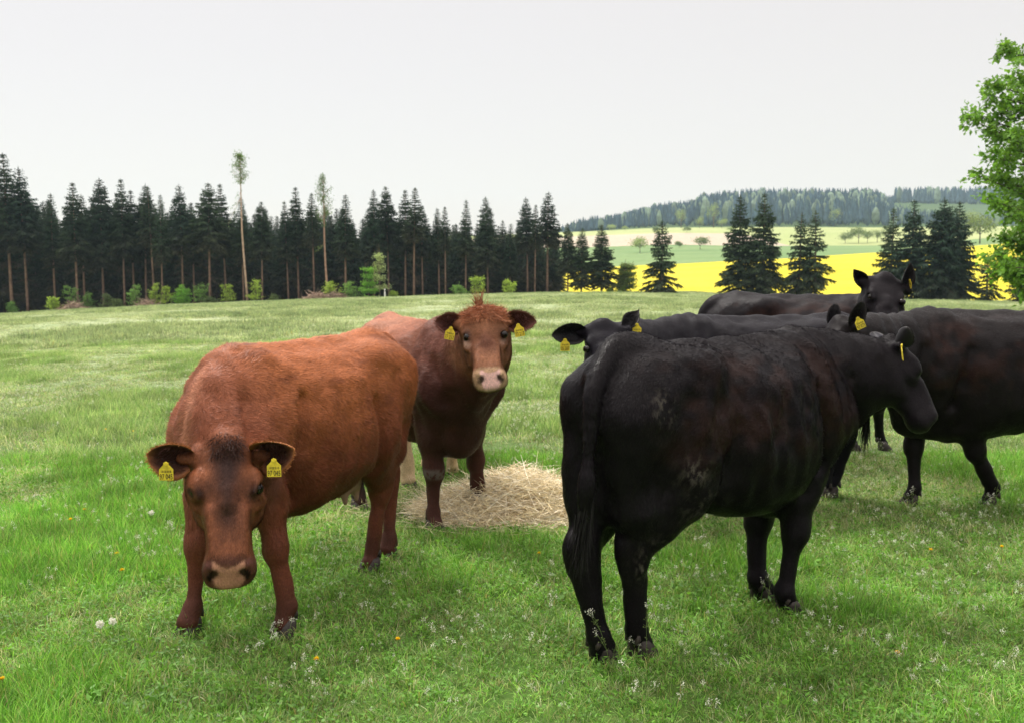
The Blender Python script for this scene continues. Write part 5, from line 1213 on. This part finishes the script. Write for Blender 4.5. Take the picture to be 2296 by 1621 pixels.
def lay(name, y0, y1, dens, seed, coll, nl, nt_, label, s0, s1, cl=.75, hfac=.5, pale=False):
    x, y, r = field_pts(y0, y1, dens, seed); n = len(x)
    a = n2(x, y, cl, 71) + .35 * n2(x, y, cl * 3.2, 72); tall = a + r.normal(0, .12, n) > .24
    keep = r.random(n) < np.clip(.85 + 1.1 * a + .3, .65, 1); x, y, a, tall = x[keep], y[keep], a[keep], tall[keep]; n = len(x)
    P = np.stack([x, y, G(x, y)], 1); idx = np.where(tall, nl + r.integers(0, nt_, n), r.integers(0, nl, n))
    if pale: idx = np.where(~tall & (r.random(n) < (.18 + .75 * sstep(4.2, 8.5, y + 1.6 * n2(x, y, .6, 77)))), nl + nt_ + r.integers(0, 5, n), idx)
    rot = np.stack([r.normal(0, .08, n), r.normal(0, .08, n), r.random(n) * 6.28], 1)
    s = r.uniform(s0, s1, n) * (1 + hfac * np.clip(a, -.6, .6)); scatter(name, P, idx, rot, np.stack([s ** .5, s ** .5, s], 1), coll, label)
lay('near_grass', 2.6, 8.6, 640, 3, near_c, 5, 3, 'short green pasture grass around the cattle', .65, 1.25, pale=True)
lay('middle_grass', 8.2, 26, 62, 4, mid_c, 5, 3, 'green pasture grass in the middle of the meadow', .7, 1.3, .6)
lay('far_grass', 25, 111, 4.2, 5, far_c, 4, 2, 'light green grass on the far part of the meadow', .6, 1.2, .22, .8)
pc = srcset('white_weed', [purse(i) for i in range(7)], vcol('weed', .7, .2, .1, 30, .3, (1.1, 1.1, .8)))
x, y, r = field_pts(2.7, 18, 38, 9); n = len(x); w = n2(x, y, .5, 91) + .45 * sstep(.5, 3.5, x) * sstep(3.8, 5, y) + .10 * sstep(-1.2, -3, x); k = r.random(n) < np.clip(.25 + 1.0 * w, .06, 1); x, y = x[k], y[k]; n = len(x)
scatter('white_wildflowers', np.stack([x, y, G(x, y)], 1), r.integers(0, 7, n), np.stack([r.normal(0, .12, n), r.normal(0, .12, n), r.random(n) * 6.28], 1), np.repeat(r.uniform(.3, .8, (n, 1)) * np.where(y < 9, 1, 1.15)[:, None], 3, 1), pc, 'thin weeds with tiny white flower heads spread through the grass', 'wildflowers')
# three tall weeds before the hind legs of the nearest black cow
for i, (px, py, hh, lb) in enumerate([(1368, 1500, .78, 'tall white flowering weed before the left hind leg of the nearest black cow'), (1452, 1505, .75, 'tall bent weed before the right hind leg of the nearest black cow'), (2225, 1150, 1.0, 'white flowering weed beside the rear foot of the right black cow')]):
    p = hit(px, py); o = link('flowering_weed', purse(40 + i).mesh('flowering_weed', [bpy.data.materials['weed']])); o.location = p; o.scale = (hh, hh, hh * 1.15); o.rotation_euler = (0, -.12, i); tag(o, lb, 'weed')
# dandelions: yellow heads and white seed clocks
def dandelion(clock, seed):
    r = np.random.default_rng(seed); H = r.uniform(.07, .13); st = MB(); st.tube([[0, 0, -.01], [.004, 0, H * .5], [.0, .003, H]], [.0022, .002, .002], 5, (.22, .26, .10)); hd = MB()
    n = 150 if clock else 90
    if clock: d = unit(r.normal(0, 1, (n, 3))); strands(hd, np.tile([0, .003, H + .002], (n, 1)), d, .021, .0012, 0, (.80, .79, .76), .1, .02, 3, r=r); quads_of(np.array([0, .003, H]) + d * .02, unit(r.normal(0, 1, (n, 3))), unit(r.normal(0, 1, (n, 3))), .008, .008, (.84, .84, .82), .05, hd, r)
    else: a = r.random(n) * 6.28; e = r.uniform(.1, 1.1, n); d = np.stack([np.cos(a) * np.cos(e), np.sin(a) * np.cos(e), np.sin(e)], 1); quads_of(np.tile([0, .003, H], (n, 1)), d, unit(np.cross(d, [0, 0, 1.])), r.uniform(.013, .021, n), .0042, (.82, .56, .01), .15, hd, r)
    return st.mesh('stem', [M_FLW]), hd.mesh('flower_head', [M_FLW])
M_FLW = vcol('flower', .6, .2, .1, 30, .3, (1.1, 1.05, .8))
DD = [(238, 972, 0), (300, 975, 0), (264, 1258, 0), (275, 1305, 0), (190, 1160, 0), (6, 1552, 0), (712, 1516, 0), (893, 1465, 0), (1208, 1258, 0), (2085, 1258, 0), (2245, 1248, 0), (1222, 1092, 0), (160, 1185, 0), (1690, 1150, 0), (2010, 1490, 0), (226, 1432, 1), (255, 1425, 1), (700, 1136, 1), (340, 1168, 1)]
dl = ['upper left dandelion behind the red brown cow at left', 'dandelion just left of the shoulder of the left cow, high up', 'bright yellow dandelion left of the front leg of the left cow', 'orange yellow dandelion below the bright one left of the front leg', 'small dandelion in the grass clump at left', 'dandelion cut off at the lower left edge', 'dandelion at the bottom between the two nearest cows', 'dandelion in the grass at bottom centre', 'dandelion in front of the hay heap', 'dandelion right of the front legs of the nearest black cow', 'dandelion at the right edge in the middle of the grass', 'dandelion behind the hay heap', 'tiny dandelion in the clump below the left meadow', 'dandelion under the belly of the nearest black cow', 'dandelion at the lower right',
      'white dandelion clock at lower left, left of two', 'white dandelion clock at lower left, right of two', 'white dandelion clock under the belly of the left cow', 'white dandelion clock left of the head of the left cow']
protos = {0: [dandelion(0, i) for i in range(3)], 1: [dandelion(1, 9)]}
for i, (px, py, k) in enumerate(DD):
    p = hit(px, py + (12 if k else 10)); o = empty('dandelion', p, i * 1.3); a, b = protos[k][i % len(protos[k])]; o.scale = (.75,) * 3 if k else (.82,) * 3; tag(o, dl[i], 'dandelion', 'dandelions in the meadow'); link('stem', a, o); link('flower_head', b, o)
# ================================================================== haze: the air between here and the hills
m, nt = new_mat('haze_air'); pv = N(nt, 'ShaderNodeVolumePrincipled'); pv.inputs['Color'].default_value = (.62, .80, 1, 1); pv.inputs['Density'].default_value = HAZE_D; pv.inputs['Anisotropy'].default_value = .2
o_ = N(nt, 'ShaderNodeOutputMaterial'); nt.links.new(pv.outputs[0], o_.inputs['Volume'])
zs = []
for o in bpy.data.objects:
    if o.type == 'MESH': zs.append(min((o.matrix_world @ Vector(c))[2] for c in o.bound_box))
z0 = float(_fz.min()) - 6; z1 = 112.
V = [(x, y, z) for x in (-2100, 2300) for y in (-60, 1760) for z in (z0, z1)]
F = np.array([(0, 1, 3, 2), (4, 6, 7, 5), (0, 4, 5, 1), (2, 3, 7, 6), (0, 2, 6, 4), (1, 5, 7, 3)])
hz = link('haze', mesh_np('haze', V, F, [m], smooth=False)); tag(hz, 'thin pale summer haze over the valley', 'haze', None, 'stuff')
